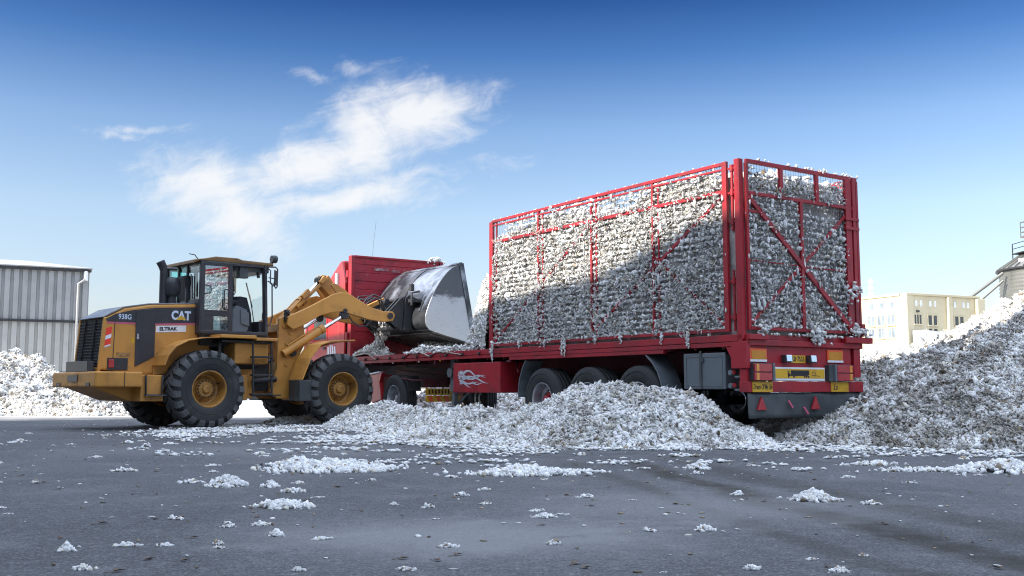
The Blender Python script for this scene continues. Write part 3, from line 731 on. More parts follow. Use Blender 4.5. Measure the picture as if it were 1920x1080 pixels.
# ------------------------------------------------------------------ cage trailer
TO = (4.2094, 14.5160, 0); TA = R(124.0453)       # x forward along the trailer, y to its left (the near side)
DK = 1.47
def cage_trailer():
    T = empty('cage_trailer', TO, TA); tag(T, 'long red flatbed trailer with a tall mesh cage on its rear half', 'trailer')
    w = MB(); w.box(.02, 12.6, -1.22, 1.22, 1.41, DK); w.build('deck', DARK, T)
    for s in (1, -1):
        r = MB()
        r.box(.10, 12.62, *sorted((s * 1.215, s * 1.275)), 1.405, 1.500)
        r.box(.10, 12.62, *sorted((s * 1.205, s * 1.262)), 1.395, 1.405)
        r.box(.10, 12.62, *sorted((s * 1.215, s * 1.268)), 1.335, 1.395)
        r.box(1.60, 5.75, *sorted((s * 1.18, s * 1.262)), 1.275, 1.332)
        r.build('side_rail', RED, T, .006)
    for i in range(9):
        x = 6.75 + i * .62; h = MB(); h.tube([(x - .035, 1.28, 1.455), (x - .03, 1.30, 1.425), (x, 1.305, 1.405), (x + .03, 1.30, 1.425), (x + .035, 1.28, 1.455)], .012, 6)
        h.tube([(x, 1.28, 1.43), (x, 1.30, 1.40)], .016, 6); h.build('rope_hook', DARK, T)
    w = MB()
    for s in (-1, 1):
        y = s * .52
        w.box(.5, 11.6, y - .008, y + .008, 1.0, 1.40); w.box(.5, 8.9, y - .07, y + .07, .98, 1.0); w.box(.5, 11.6, y - .07, y + .07, 1.395, 1.409)
        w.prism([(8.9, .98), (11.6, 1.18), (11.6, 1.2), (8.9, 1.0)], 'y', y - .07, y + .07)
    w.build('chassis_beams', RED_DARK, T)
    w = MB()
    for i in range(22):
        x = .4 + i * .56; w.box(x, x + .06, -1.2, 1.2, 1.30, 1.404)
    w.build('cross_members', RED_DARK, T)
    w = MB()
    for x in (2.25, 3.50, 4.78): w.tube([(x, -1.1, .56), (x, 1.1, .56)], .075, 10); w.box(x - .06, x + .06, -.6, -.44, .5, 1.0); w.box(x - .06, x + .06, .44, .6, .5, 1.0); w.box(x - .45, x + .45, .46, .58, .72, .80); w.box(x - .45, x + .45, -.58, -.46, .72, .80)
    w.build('axles', DARK, T)
    for x in (4.78, 3.50, 2.25):
        for s in (1, -1): lorry_wheel(T, x, s * 1.03, s, .555, .385, .560, hubred=(s > 0))
    g = MB(); g.sweep_plate([(5.46, .60), (5.47, .72), (5.43, .92), (5.35, 1.10), (5.24, 1.26)], .86, 1.26, .02); g.build('mudguard', GREY, T, .004)
    g = MB(); g.sweep_plate([(2.0, 1.27), (1.86, 1.16), (1.74, 1.02), (1.66, .84), (1.60, .58), (1.59, .42)], .86, 1.26, .02); g.build('mudguard', GREY, T, .004)
    # headboard
    w = MB(); w.box(12.62, 12.68, -1.19, 1.19, DK, 3.93)
    z = 1.52; k = 0
    while z < 3.85: w.box(12.605 if k % 2 else 12.612, 12.625, -1.185, 1.185, z, z + .19); z += .205; k += 1
    w.build('headboard', RED_OLD, T, .006)
    w = MB(); w.box(12.56, 12.74, 1.19, 1.275, DK, 3.97); w.box(12.56, 12.74, -1.275, -1.19, DK, 3.97); w.box(12.58, 12.72, -1.19, 1.19, 3.93, 3.98)
    w.box(12.72, 12.80, 1.02, 1.10, 1.3, 3.5); w.box(12.74, 12.84, 1.21, 1.29, 3.45, 3.62); w.box(12.66, 12.76, 1.275, 1.33, 1.9, 2.1); w.build('headboard_frame', RED, T, .008)
    w = MB()
    for (y0, y1, z) in ((.65, .25, 3.64), (.18, -.05, 3.62), (-.22, -.38, 3.61), (-.44, -.8, 3.61)): w.box(12.600, 12.606, y1, y0, z, z + .07)
    build_each(w, 'faded_lettering', surf('faded_white_mark', (.24, .07, .08), (.38, .30, .29), 14, .7, 0, 0, lo=.48, hi=.62), T)
    # cage side panels
    def side(s):
        y = s * 1.250
        def B(m, x0, z0, x1, z1, wd, th=.045, dy=0.0): m.bar((x0, y - s * dy, z0), (x1, y - s * dy, z1), th, wd, up=(0, 0, 1) if abs(x1 - x0) > abs(z1 - z0) * .2 else (1, 0, 0))
        p = MB()
        B(p, .25, 3.925, 6.34, 3.925, .05); B(p, .30, 3.845, 6.30, 3.845, .03, .03); B(p, .30, 3.525, 6.32, 3.525, .055, .045, .002)
        B(p, .29, 1.565, 6.32, 1.565, .045, .045, .002)
        for x, wd in ((.29, .085), (1.80, .04), (3.31, .04), (4.82, .04), (6.325, .045)): B(p, x, 1.54, x, 3.955 if x < 1 else 3.90, wd, .05, .004)
        for x in (1.68, 3.19, 4.70, 6.20): B(p, x, 1.56, x, 3.90, .03, .03, .008)
        B(p, 6.28, 1.62, 3.33, 3.50, .042, .03, .014); B(p, 3.29, 1.70, .33, 3.48, .05, .03, .008); B(p, 1.78, 2.75, .33, 1.62, .042, .03, .014)
        o = p.build('side_panel', RED, T, .005)
        m = MB(); yy = y - s * .012; t = .0035
        x = .34
        while x < 6.3: m.box(x - t / 2, x + t / 2, yy - t / 2, yy + t / 2, 1.58, 3.90); x += .055
        z = 1.62
        while z < 3.9: m.box(.33, 6.32, yy - t / 2 + .004, yy + t / 2 + .004, z - t / 2, z + t / 2); z += .088
        m.build('wire_mesh', WIRE, o, fixn=False)
    side(1); side(-1)
    # corner posts
    for s in (1, -1):
        c = MB(); a, b = sorted((s * 1.275, s * 1.185)); c.box(0.0, .095, a, b, 1.40, 3.955)
        c.box(.03, .125, *sorted((s * 1.18, s * 1.22)), 1.5, 3.93); c.build('corner_post', RED, T, .008)
        h = MB(); h.tube([(.165, s * 1.235, 2.95), (.165, s * 1.235, 3.88)], .022, 10); h.tube([(.165, s * 1.235, 1.55), (.165, s * 1.235, 2.4)], .018, 10)
        for z in (3.04, 3.45, 3.80, 1.7, 2.2): h.tube([(.165, s * 1.235, z), (.165, s * 1.235, z + .09)], .034, 10); h.box(.10, .25, *sorted((s * 1.22, s * 1.245)), z + .03, z + .055)
        h.build('panel_hinge', RED, T)
        f = MB(); f.box(6.36, 6.44, *sorted((s * 1.18, s * 1.26)), 1.5, 3.93); f.build('cage_post', RED, T, .008)
    # tailgate
    g = MB(); x = -.022
    def G(y0, z0, y1, z1, wd, th=.045, dx=0.0): g.bar((x - dx, y0, z0), (x - dx, y1, z1), th, wd, up=(0, 0, 1) if abs(y1 - y0) > abs(z1 - z0) * .2 else (0, 1, 0))
    G(1.16, 3.925, -1.25, 3.925, .06); G(1.16, 3.475, -1.16, 3.475, .05); G(1.16, 1.585, -1.16, 1.585, .045); G(1.16, 2.53, -1.02, 2.50, .018, .018)
    G(1.155, 1.56, 1.155, 3.90, .05); G(-1.03, 1.56, -1.03, 3.90, .13, .045, .003); G(-1.155, 1.52, -1.155, 3.95, .075, .07, .0); G(-1.245, 1.50, -1.245, 3.90, .05, .06, -.01)
    G(.45, 3.48, .45, 3.90, .07); G(-.33, 3.48, -.33, 3.90, .07); G(.035, 1.60, .035, 3.48, .06, .045, .002)
    G(1.13, 3.42, -1.02, 1.64, .075, .04, .010); G(-1.0, 3.36, 1.1, 1.66, .045, .03, -.004); G(1.16, 3.22, .92, 3.22, .04); G(-.94, 3.16, -1.25, 3.16, .05, .05, .02); G(-.94, 3.30, -1.25, 3.30, .04, .05, .02)
    g.box(-.085, -.02, -1.29, -1.20, 1.56, 1.72); g.box(-.06, -.02, -.95, -1.20, 1.60, 1.70)
    o = g.build('tailgate', RED, T, .005)
    m = MB(); t = .0035; y = -1.0
    while y < 1.14: m.box(-.012 - t / 2, -.012 + t / 2, y - t / 2, y + t / 2, 1.6, 3.9); y += .055
    z = 1.64
    while z < 3.9: m.box(-.008 - t / 2, -.008 + t / 2, -1.0, 1.14, z - t / 2, z + t / 2); z += .088
    m.build('wire_mesh', WIRE, o, fixn=False)
    # rear end
    w = MB(); w.box(-.02, .12, -1.275, 1.275, 1.43, 1.50); w.box(-.06, .10, -1.24, 1.24, 1.345, 1.428); w.build('rear_beam', RED, T, .008)
    w = MB(); w.box(-.11, -.02, .86, 1.24, 1.425, 1.500); w.box(-.11, -.02, -1.42, -.80, 1.425, 1.515); build_each(w, 'stake_bracket', RED, T, .008)
    w = MB(); w.box(-.02, .02, -1.0, 1.19, 1.12, 1.345); w.box(-.04, .06, -1.20, -1.05, .92, 1.345); w.box(-.06, .22, 1.19, 1.275, 1.03, 1.40)
    w.box(-.02, .02, -1.0, 1.19, .86, 1.12); w.box(-.06, .10, -1.22, 1.25, .705, .855); w.box(-.03, .09, 1.13, 1.25, .855, 1.03); w.prism([(.10, 1.33), (.33, 1.33), (.19, 1.10), (.10, 1.03)], 'y', 1.225, 1.26); w.build('rear_panel', RED, T, .006)
    def refl(y0, y1, z0, z1):
        f = MB(); f.box(-.038, -.022, y0, y1, z0, z1); f.m = 1; f.box(-.042, -.024, y0, y1, z0 - .001, z0 + .03); f.m = 2; f.box(-.041, -.039, y0 + .02, y1 - .035, z0 + .032, z1 - .028)
        f.build('reflector_plate', [ORANGERED, WHITE, AMBER], T, fixn=True)
    refl(.84, 1.175, 1.125, 1.305); refl(-.80, -.45, 1.135, 1.315)
    # number plate and lamps
    p = MB(); p.box(-.034, -.022, .035, .345, 1.115, 1.225); p.m = 1
    text_mesh(p, 'KB·7555', .098, face_frame((-.0345, .19, 1.170), (0, -1, 0), (0, 0, 1)), .0015, .0015, 0, .80); p.build('number_plate', [YPLATE, INK], T, fixn=False)
    for y0 in (.40, -.12):
        l = MB(); l.box(-.10, -.022, y0 - .015, y0 + .125, 1.12, 1.225); l.m = 1; l.prism([(-.115, 1.135), (-.085, 1.135), (-.085, 1.225), (-.105, 1.225)], 'y', y0 - .002, y0 + .112)
        l.build('plate_lamp', [BLACK, CHROME], T, .004)
    def tail(y0, y1):
        f = MB(); f.box(-.10, -.022, y0, y1, .862, 1.10); f.m = 1
        a, b = (y0, y1)
        for z0, z1 in ((.868, .972), (.985, 1.092)):
            f.box(-.125, -.10, a + .012, b - .012, z0, z1); f.m = 2; c = b - .10 if b > 0 else a + .04; f.box(-.128, -.10, c, c + .055, z0 + .004, z1 - .004); f.m = 1
        f.m = 3; e = (a - .045, a - .002) if b > 0 else (b + .002, b + .045); f.box(-.13, -.022, *e, .855, 1.105)
        f.build('tail_lamp', [BLACK, REDLENS, ORANGE, GREY], T, .004)
    tail(.82, 1.19); tail(-.93, -.545)
    d = MB(); d.box(-.10, -.022, -.50, -.40, .855, 1.10); d.build('lamp_box', GREY_DK, T, .006)
    s = MB(); s.box(-.055, -.030, -.355, .745, .868, 1.055); s.m = 1; s.box(-.0585, -.0555, -.345, .735, .898, 1.030); s.m = 2
    X = -.0592
    def sb(y0, y1, z0, z1): s.box(X, X + .0035, y1, y0, z0, z1)      # y runs to the left, so the lorry's cab is on the +y side
    sb(.38, -.01, .945, 1.012); sb(.445, .39, .938, .975); sb(.445, .40, .938, 1.0); sb(.44, .02, .930, .944)
    for y in (.425, .315, .085, .045, .005): s.tube([(X, y, .922), (X + .003, y, .922)], .017, 12)
    for q in ([(-.07, .965), (-.09, .99), (-.13, .992), (-.15, .97), (-.14, .945), (-.10, .94), (-.07, .95)], [(-.13, .935), (-.18, .937), (-.24, .93)]): s.tube([(X + .001, a, b) for a, b in q], .004, 5)
    s.m = 1; s.box(X - .0006, X + .003, .402, .425, .968, .992)
    s.build('marking_board', [WHITE, YPLATE, INK], T, fixn=True)
    for (y0, y1, txt) in ((.775, 1.17, 'Dream Of My Life'), (-.86, -.47, 'Lo')):
        q = MB(); q.box(-.072, -.060, y0, y1, .708, .850); q.m = 1
        text_mesh(q, txt, .098 if len(txt) > 3 else .12, face_frame((-.0722, (y0 + y1) / 2 + (0 if len(txt) > 3 else .10), .775), (0, -1, 0), (0, 0, 1)), .0012, .002, .35, .52 if len(txt) > 3 else .8)
        q.build('name_plate', [YPLATE, INK], T, fixn=False)
    # rear apron with triangles
    n = 28; vs = []; fs = []
    for i in range(n + 1):
        y = 1.235 - 2.42 * i / n
        for k in range(7):
            z = .70 - .36 * k / 6; b = .012 * math.sin(y * 3.1 + 1) * (k / 6) + .006 * math.sin(y * 9 + k * .7)
            vs.append((-.03 + b - .015 * k / 6, y, z + .012 * math.sin(y * 2.3) * k / 6))
    for i in range(n):
        for k in range(6): a = i * 7 + k; fs.append((a, a + 1, a + 8, a + 7))
    f = MB(); f.add(vs, fs, True); f.m = 1
    for yc in (1.0, -.12): f.prism([(yc - .085, .465), (yc + .085, .465), (yc, .640)], 'x', -.075, -.055)
    f.m = 2
    for (y, z, a) in ((.42, .53, -.8), (.10, .44, -.5)): f.bar((-.075, y + .04, z + .05), (-.075, y - .04, z - .04), .01, .022)
    ap = f.build('rear_apron', [GREY_DK, REDLENS, PINK], T, fixn=False)
    so = ap.modifiers.new('thick', 'SOLIDIFY'); so.thickness = .006
    for z in (.97, .79):
        h = MB(); h.tube([(.22, 1.20, z - .05), (.16, 1.22, z - .06), (.10, 1.21, z - .05)], .018, 8); h.tube([(.26, 1.19, z), (.26, 1.26, z + .005)], .038, 12); h.m = 1; h.tube([(.235, 1.22, z + .01), (.20, 1.235, z + .012)], .03, 10)
        h.build('side_marker', [GREY, REDLENS], T)
    # toolbox, red box, landing leg
    b = MB(); b.box(.39, 1.18, .70, 1.215, .76, 1.245); b.box(.37, 1.20, 1.205, 1.235, .745, 1.26); b.build('toolbox', GREY, T, .012)
    b = MB(); b.box(.42, 1.15, 1.236, 1.242, .79, .805); b.box(.42, 1.15, 1.236, 1.242, 1.20, 1.215); b.box(.42, .435, 1.236, 1.242, .80, 1.21); b.box(1.135, 1.15, 1.236, 1.242, .80, 1.21); b.m = 1
    b.box(.82, .865, 1.236, 1.252, .75, 1.29); b.box(.775, .82, 1.236, 1.258, 1.13, 1.18); b.build('toolbox_lid', [GREY, GREY_DK], T, .003)
    b = MB(); b.box(6.06, 7.76, .62, 1.255, .675, 1.255); o = b.build('side_box', RED, T, .012)
    b = MB(); z0 = .965; Y = (1.2556, 1.2600); rnd2 = random.Random(3)
    # silver beast head with a ragged mane and flames streaming to the rear
    cx, cz = 7.45, .985; pts = []
    for k in range(26):
        a = 2 * math.pi * k / 26; rr = (.125 if k % 2 else .088) * (1 + .15 * math.sin(3 * a)); pts.append((cx + rr * math.cos(a), cz + rr * 1.15 * math.sin(a)))
    b.prism(pts, 'y', *Y)
    for (xa, za, xb, zb, wd, cv) in ((7.36, 1.05, 6.78, 1.02, .05, .06), (7.36, 1.0, 6.55, .955, .05, -.05), (7.36, .95, 6.42, .90, .055, .05), (7.42, .90, 6.80, .84, .05, -.03), (7.50, .86, 7.08, .79, .045, .02), (7.0, .97, 6.52, 1.00, .03, .03), (7.02, .88, 6.60, .83, .03, -.03)):
        up, dn = [], []
        for i in range(13):
            t = i / 12; xx = xa + (xb - xa) * t; zz = za + (zb - za) * t + cv * math.sin(t * math.pi * 1.6); h = wd * (1 - t) ** .8 * (.55 + .45 * abs(math.cos(t * 5)))
            up.append((xx, zz + h * .6)); dn.append((xx, zz - h * .6))
        for i in range(12): b.prism([up[i], up[i + 1], dn[i + 1], dn[i]], 'y', *Y)
    b.m = 1
    for (ex, ez, rr) in ((7.41, 1.02, .018), (7.49, 1.02, .018), (7.45, .955, .03), (7.40, .93, .012), (7.51, .93, .012)): b.tube([(ex, 1.26, ez), (ex, 1.2615, ez)], rr, 10)
    b.build('flame_emblem', [SILVERINK, RED], o, fixn=True)
    for s in (1, -1):
        l = MB(); l.box(8.07, 8.22, s * .98 - .07, s * .98 + .07, .82, 1.38); l.box(8.10, 8.19, s * .98 - .045, s * .98 + .045, .40, .83); l.box(7.96, 8.33, s * .98 - .13, s * .98 + .13, .365, .40)
        l.prism([(8.02, .82), (8.27, .82), (8.19, .70), (8.10, .70)], 'y', s * .98 - .08, s * .98 + .08); l.bar((8.145, s * .9, .45), (7.6, s * .5, 1.1), .05, .05)
        g2 = s * .98 + s * .09; l.tube([(8.145, g2 - s * .01, 1.08), (8.145, g2 + s * .05, 1.08)], .10, 14); l.build('landing_leg', GREY, T, .006)
    w = MB(); w.bar((8.9, .3, 1.0), (8.35, .95, .78), .06, .14); w.build('crank_bracket', YEL, T, .004)
    w = MB(); w.tube([(6.6, .35, 1.15), (6.9, .45, .98), (7.9, .45, .95), (9.2, .5, 1.1)], .02, 6); w.tube([(10.8, .7, 1.25), (10.0, 1.0, 1.22), (9.0, .95, 1.17), (8.3, .8, 1.12)], .015, 6); w.tube([(5.6, .3, .95), (7.0, .3, .9)], .14, 14); w.build('air_line', DARK, T)
    w = MB(); w.tube([(6.05, .9, 1.28), (5.55, 1.19, 1.05)], .018, 6); w.box(8.5, 8.56, 1.2, 1.25, 1.25, 1.33); w.box(5.72, 5.86, 1.2, 1.25, 1.24, 1.275); w.build('side_guard_stay', RED_DARK, T)
    for x in (9.2, 8.3, 10.4):
        h = MB(); h.tube([(x, 1.24, 1.31), (x, 1.255, 1.34)], .02, 8); h.build('marker_lamp', WHITE if x > 9 else ORANGE, T)
    return T
cage_trailer()

# ------------------------------------------------------------------ lorry that pulls the trailer (stands in the same line)
def tractor_unit():
    T = empty('tractor_truck', TO, TA); tag(T, 'red lorry cab and chassis in front of the trailer, mostly hidden by the loader', 'truck')
    b = MB()
    prof = [(13.35, 1.05), (15.55, 1.05), (15.62, 1.30), (15.60, 2.0), (15.42, 2.75), (15.1, 3.05), (13.38, 3.05)]
    b.prism(prof, 'y', -1.22, 1.22); b.build('cab', TRUCK_RED, T, .06)
    f = MB(); f.prism([(13.38, 3.0), (14.9, 3.0), (14.55, 3.35), (14.0, 3.68), (13.62, 3.90), (13.38, 3.95)], 'y', -1.12, 1.12); f.build('roof_fairing', TRUCK_RED, T, .05)
    for s in (1, -1):
        f = MB(); f.prism([(13.02, .95), (13.36, .95), (13.36, 3.85), (13.25, 3.90), (13.02, 3.35)], 'y', s * 1.20 - .03, s * 1.20 + .03)
        f.build('side_fairing', TRUCK_RED, T, .015)
    f = MB(); f.box(13.30, 13.345, -1.15, 1.15, 1.1, 3.0); f.build('rear_wall', BLACK, T)
    d = MB(); d.box(14.05, 14.95, 1.222, 1.232, 1.15, 2.75); o = d.build('door', TRUCK_RED, T, .01)
    h = MB(); h.box(14.12, 14.3, 1.232, 1.26, 1.75, 1.80); h.build('handle', BLACK, o, .006)
    h = MB(); h.prism([(14.10, 2.0), (14.92, 2.0), (14.85, 2.68), (14.12, 2.68)], 'y', 1.228, 1.236); h.build('window', WINGL, o)
    s = MB(); s.box(15.3, 15.64, -1.0, 1.0, 2.05, 2.72); s.build('windscreen', WINGL, T, .03)
    s = MB(); s.box(15.50, 15.72, -1.22, 1.22, .42, 1.05); s.build('bumper', GREY, T, .04)
    l = MB()
    for i in range(9): a = 13.5 + i * .13; l.prism([(a, 1.56), (a + .10, 1.56), (a + .13, 1.80 + .05 * (i % 3)), (a + .05, 1.80)], 'y', 1.222, 1.227)
    l.box(13.45, 14.9, 1.222, 1.227, 1.46, 1.52); l.build('side_decal', WHITE, T)
    b = MB(); b.box(9.4, 15.5, .38, .46, .78, 1.02); b.box(9.4, 15.5, -.46, -.38, .78, 1.02)
    for x in (9.5, 10.9, 12.0): b.box(x, x + .1, -.4, .4, .8, 1.0)
    b.build('chassis_rails', RED_DARK, T)
    w = MB(); w.lathe([(.0, 1.02), (.45, 1.04), (.48, 1.14), (.0, 1.2)], (10.4, 0, 0), 'z', 28); w.build('fifth_wheel', DARK, T)
    t = MB(); t.tube([(13.2, .98, .82), (14.0, .98, .82)], .30, 20); t.box(13.1, 14.0, 1.05, 1.24, 1.08, 1.42); t.box(12.95, 13.0, .7, 1.2, .55, 1.2); t.m = 1; t.box(13.35, 13.5, 1.241, 1.25, 1.18, 1.36); t.box(13.65, 13.85, 1.241, 1.25, 1.15, 1.34); t.build('fuel_tank', [GREY, BLACK], T, .01)
    for s in (1, -1):
        lorry_wheel(T, 10.42, s * 1.05, s, .53, .33, .53); lorry_wheel(T, 14.85, s * 1.02, s, .53, .32, .53)
        # side skirt ahead of the driven wheel, its top edge white
        k = MB(); k.prism([(11.00, .50), (11.45, .42), (11.60, .50), (11.66, 1.06), (10.97, 1.12), (11.10, .90)], 'y', *sorted((s * 1.12, s * 1.22))); k.m = 1; k.prism([(11.12, 1.105), (11.68, 1.06), (11.68, 1.10), (11.12, 1.145)], 'y', *sorted((s * 1.11, s * 1.235))); k.build('side_skirt', [TRUCK_RED, WHITE], T, .012)
        g = MB(); g.sweep_plate([(9.78, .70), (9.80, .88), (9.90, 1.02)], *sorted((s * .88, s * 1.2)), .015); g.build('mudguard', DARK, T)
    m = MB(); m.tube([(10.05, 1.20, .98), (9.6, 1.18, .93), (9.42, 1.0, .93), (9.42, -1.0, .93)], .02, 8); m.box(9.40, 9.44, -.1, .98, .80, .96); m.build('tail_bar', RED_DARK, T)
    p = MB(); p.box(9.36, 9.385, .33, .98, .615, .755); p.m = 1
    for i in range(7): p.box(9.357, 9.362, .40 + i * .08, .435 + i * .08, .64 + .01 * (i % 2), .735)
    p.build('number_plate', [YPLATE, INK], T, fixn=True)
    p = MB(); p.box(9.34, 9.38, .14, .98, .47, .60); p.m = 1
    for i in range(4): y = .20 + i * .2; p.prism([(y, .472), (y + .09, .472), (y + .15, .598), (y + .06, .598)], 'x', 9.334, 9.339)
    p.build('striped_board', [YPLATE, ORANGERED], T, fixn=True)
    bl = MB(); bl.lathe([(.07, 3.05), (.07, 3.12), (.055, 3.22), (.0, 3.24)], (14.75, .95, 0), 'z', 16); bl.build('beacon', ORANGE, T)
    mi = MB(); mi.bar((15.35, 1.2, 2.7), (15.4, 1.45, 2.65), .03, .03); mi.box(15.35, 15.42, 1.40, 1.62, 1.95, 2.65); mi.build('mirror', BLACK, T, .02)
    wh = MB(); wh.tube([(13.55, 1.20, 3.2), (13.55, 1.20, 3.62)], [.055, .055], 12); wh.build('air_intake', WHITE, T)
    an = MB(); an.tube([(13.45, .30, 3.9), (13.40, .28, 4.5), (13.36, .24, 5.0)], .003, 5); an.build('aerial', DARK, T)
tractor_unit()

# ------------------------------------------------------------------ wheel loader (articulated: rear frame, front frame turned slightly right)
LO = (-6.60, 20.20, 0); LA = R(42.7); ART = R(-4.2)
def wheel_loader():
    T = empty('wheel_loader', LO, LA); tag(T, 'yellow articulated wheel loader tipping its steel bucket over the flatbed', 'wheel loader')
    FM = Matrix.Translation((1.51 + 1.51 * math.cos(ART), 1.51 * math.sin(ART), 0)) @ Matrix.Rotation(ART, 4, 'Z')   # front axle frame
    for s in (-1, 1):
        loader_wheel(T, 0, s * 1.01, s); loader_wheel(T, 0, s * 1.01, s, FM)
    W = .62
    # engine hood
    h = MB()
    h.prism([(-1.86, 1.10), (-1.78, 2.05), (-1.42, 2.25), (-.95, 2.34), (.06, 2.41), (.06, 1.30), (-.3, 1.05), (-1.0, 1.02)], 'y', -W, W)
    h.build('hood', YEL, T, .035)
    h = MB(); h.prism([(-1.80, 2.052), (-1.44, 2.252), (-.96, 2.342), (.05, 2.412), (.05, 2.438), (-.96, 2.372), (-1.46, 2.282), (-1.83, 2.075)], 'y', -W + .03, W - .03); h.build('hood_top', surf('grey_hood_top', (.16, .17, .19), (.28, .26, .22), 2, .35, 0, .05), T, .012)  # blue-grey top with random paler patches
    g = MB(); zz = 1.17
    def gx(z): return -1.86 + (z - 1.10) * (.08 / .95)
    g.prism([(gx(1.14) - .012, 1.14), (gx(2.04) - .012, 2.04), (gx(2.04) + .02, 2.04), (gx(1.14) + .02, 1.14)], 'y', -W + .05, W - .05)
    for i in range(15):
        z = 1.18 + i * .057; g.prism([(gx(z) - .03, z - .012), (gx(z) - .012, z + .012), (gx(z) - .005, z)], 'y', -W + .06, W - .06)
    for y in (-.25, .25): g.bar((gx(1.14) - .03, y, 1.14), (gx(2.03) - .03, y, 2.03), .02, .02)
    g.build('grille', GRILLE, T, .004)
    g = MB()
    for s in (-1, 1): g.prism([(gx(1.10) - .03, 1.10), (gx(2.06) - .03, 2.06), (gx(2.06) + .05, 2.07), (gx(1.10) + .05, 1.10)], 'y', *sorted((s * (W - .05), s * (W + .005))))
    g.box(-1.89, -1.83, -W, W, 1.06, 1.14); g.build('grille_frame', YEL, T, .012)
    # decal band, door, lettering: near (right) side and far side alike
    for s in (-1, 1):
        y0, y1 = sorted((s * (W + .001), s * (W + .005)))
        b = MB(); b.prism([(-1.76, 1.99), (-1.77, 2.035), (-1.60, 2.135), (-1.25, 2.225), (-.86, 2.285), (.05, 2.345), (.05, 2.04), (-.84, 1.985)], 'y', y0, y1); b.m = 1
        b.prism([(-1.76, 1.955), (-1.76, 1.985), (-1.22, 1.985), (-1.22, 1.955)], 'y', y0, y1); b.prism([(-.84, 1.955), (-.84, 1.985), (.05, 2.038), (.05, 2.008)], 'y', y0, y1)
        b.build('decal_band', [BLACK, PINK], T, fixn=True)
        d = MB(); d.prism([(-1.21, 1.16), (-1.215, 2.20), (-1.18, 2.225), (-.87, 2.27), (-.845, 2.25), (-.835, 1.36)], 'y', *sorted((s * (W + .003), s * (W + .018)))); o = d.build('service_door', BLACK, T, .006)
        d = MB(); d.tube([(-1.17, s * (W + .016), 1.70), (-1.17, s * (W + .026), 1.70)], .022, 10); d.box(-1.185, -1.155, *sorted((s * (W + .017), s * (W + .024))), 1.72, 1.78); d.build('latch', ALU, o)
        rt = (1, 0, 0) if s < 0 else (-1, 0, 0); Y = s * (W + .0065)
        t = MB(); text_mesh(t, '938G', .135, face_frame((-1.42, Y, 2.085), rt, (0, 0, 1)), .001, .002, 0, .82); t.build('model_lettering', BLUEWHITE, T, fixn=False)
        t = MB(); text_mesh(t, 'CAT', .235, face_frame((-.33, Y, 2.155), rt, (0, 0, 1)), .001, .010, 0, .84); t.m = 1
        t.prism([(-.445, 2.075), (-.215, 2.088), (-.325, 2.165)], 'y', *sorted((Y + s * .0012, Y + s * .003))); t.build('emblem_lettering', [BLUEWHITE, YPLATE], T, fixn=False)
        t = MB(); t.prism([(-.82, 1.82), (-.82, 1.945), (-.22, 1.975), (-.22, 1.85)], 'y', y0, y1); t.m = 1
        text_mesh(t, 'ELTRAK', .088, face_frame((-.58 if s < 0 else -.46, Y, 1.893), (rt[0], 0, .05 * rt[0]), (-.05 * 1, 0, 1)), .001, .004, 0, 1.12); t.build('dealer_sticker', [WHITE, INK], T, fixn=True)
        t = MB(); t.prism([(-1.785, 1.50), (-1.765, 1.86), (-1.655, 1.90), (-1.675, 1.54)], 'y', y0, y1); t.m = 1
        t.prism([(-1.772, 1.65), (-1.768, 1.72), (-1.662, 1.765), (-1.666, 1.69)], 'y', *sorted((s * (W + .0052), s * (W + .007)))); t.prism([(-1.782, 1.502), (-1.780, 1.535), (-1.672, 1.575), (-1.674, 1.542)], 'y', *sorted((s * (W + .0052), s * (W + .007)))); t.build('warning_reflector', [REFL_RED, WHITE], T, fixn=True)
        t = MB(); t.box(-1.285, -1.235, y0, y1, 1.60, 1.71); t.build('caution_sticker', YPLATE, T)
        t = MB(); t.box(-1.56, -1.30, y0, y1, 1.34, 1.42); t.build('bare_patch', surf('rubbed_bare_paint', (.36, .21, .07), (.20, .10, .035), 22, .7, 0, 0, lo=.48, hi=.54), T)
        l = MB(); l.box(-1.72, -1.34, *sorted((s * (W - .02), s * (W + .015))), 1.09, 1.32); l.m = 1; l.box(-1.70, -1.60, *sorted((s * (W + .01), s * (W + .03))), 1.14, 1.29); l.build('rear_lamp', [BLACK, REDLENS], T, .005)
        p = MB(); p.bar((-1.62, s * (W + .003), 1.1), (-1.60, s * (W + .003), 2.1), .006, .012, (1, 0, 0)); p.build('panel_seam', BLACK, T)
    # counterweight
    c = MB(); c.prism([(-2.10, -1.10), (-2.10, 1.10), (-1.90, 1.20), (-1.28, 1.20), (-1.28, -1.20), (-1.90, -1.20)], 'z', .78, 1.06); c.build('counterweight', YEL, T, .03)
    c = MB(); c.box(-2.115, -2.09, -.25, .25, .88, 1.0); c.box(-2.115, -2.09, -.85, -.65, .80, .86); c.box(-2.115, -2.09, .65, .85, .80, .86); c.box(-1.62, -1.61, -1.212, -1.19, .79, 1.05); build_each(c, 'tow_slot', BLACK, T)
    c = MB(); c.prism([(-2.05, .80), (-1.25, .80), (-1.0, .72), (-1.0, .52), (-1.32, .52), (-1.9, .74)], 'y', -.75, .75); c.build('rear_underbody', YEL, T, .02)
    c = MB(); c.box(-2.05, -1.93, -.55, .55, 1.06, 1.26); c.box(-1.96, -1.72, -.5, .5, 1.06, 1.12); c.build('rear_step', BLACK, T, .01)
    c = MB(); c.box(-1.3, -.55, -.60, .60, .55, 1.10); c.box(-.55, 1.35, -.42, .42, .55, 1.15); c.box(-1.28, -.85, -1.12, -.6, .52, 1.0); c.box(.35, .95, -.95, -.42, .52, 1.02); c.build('rear_frame', YEL, T, .015)
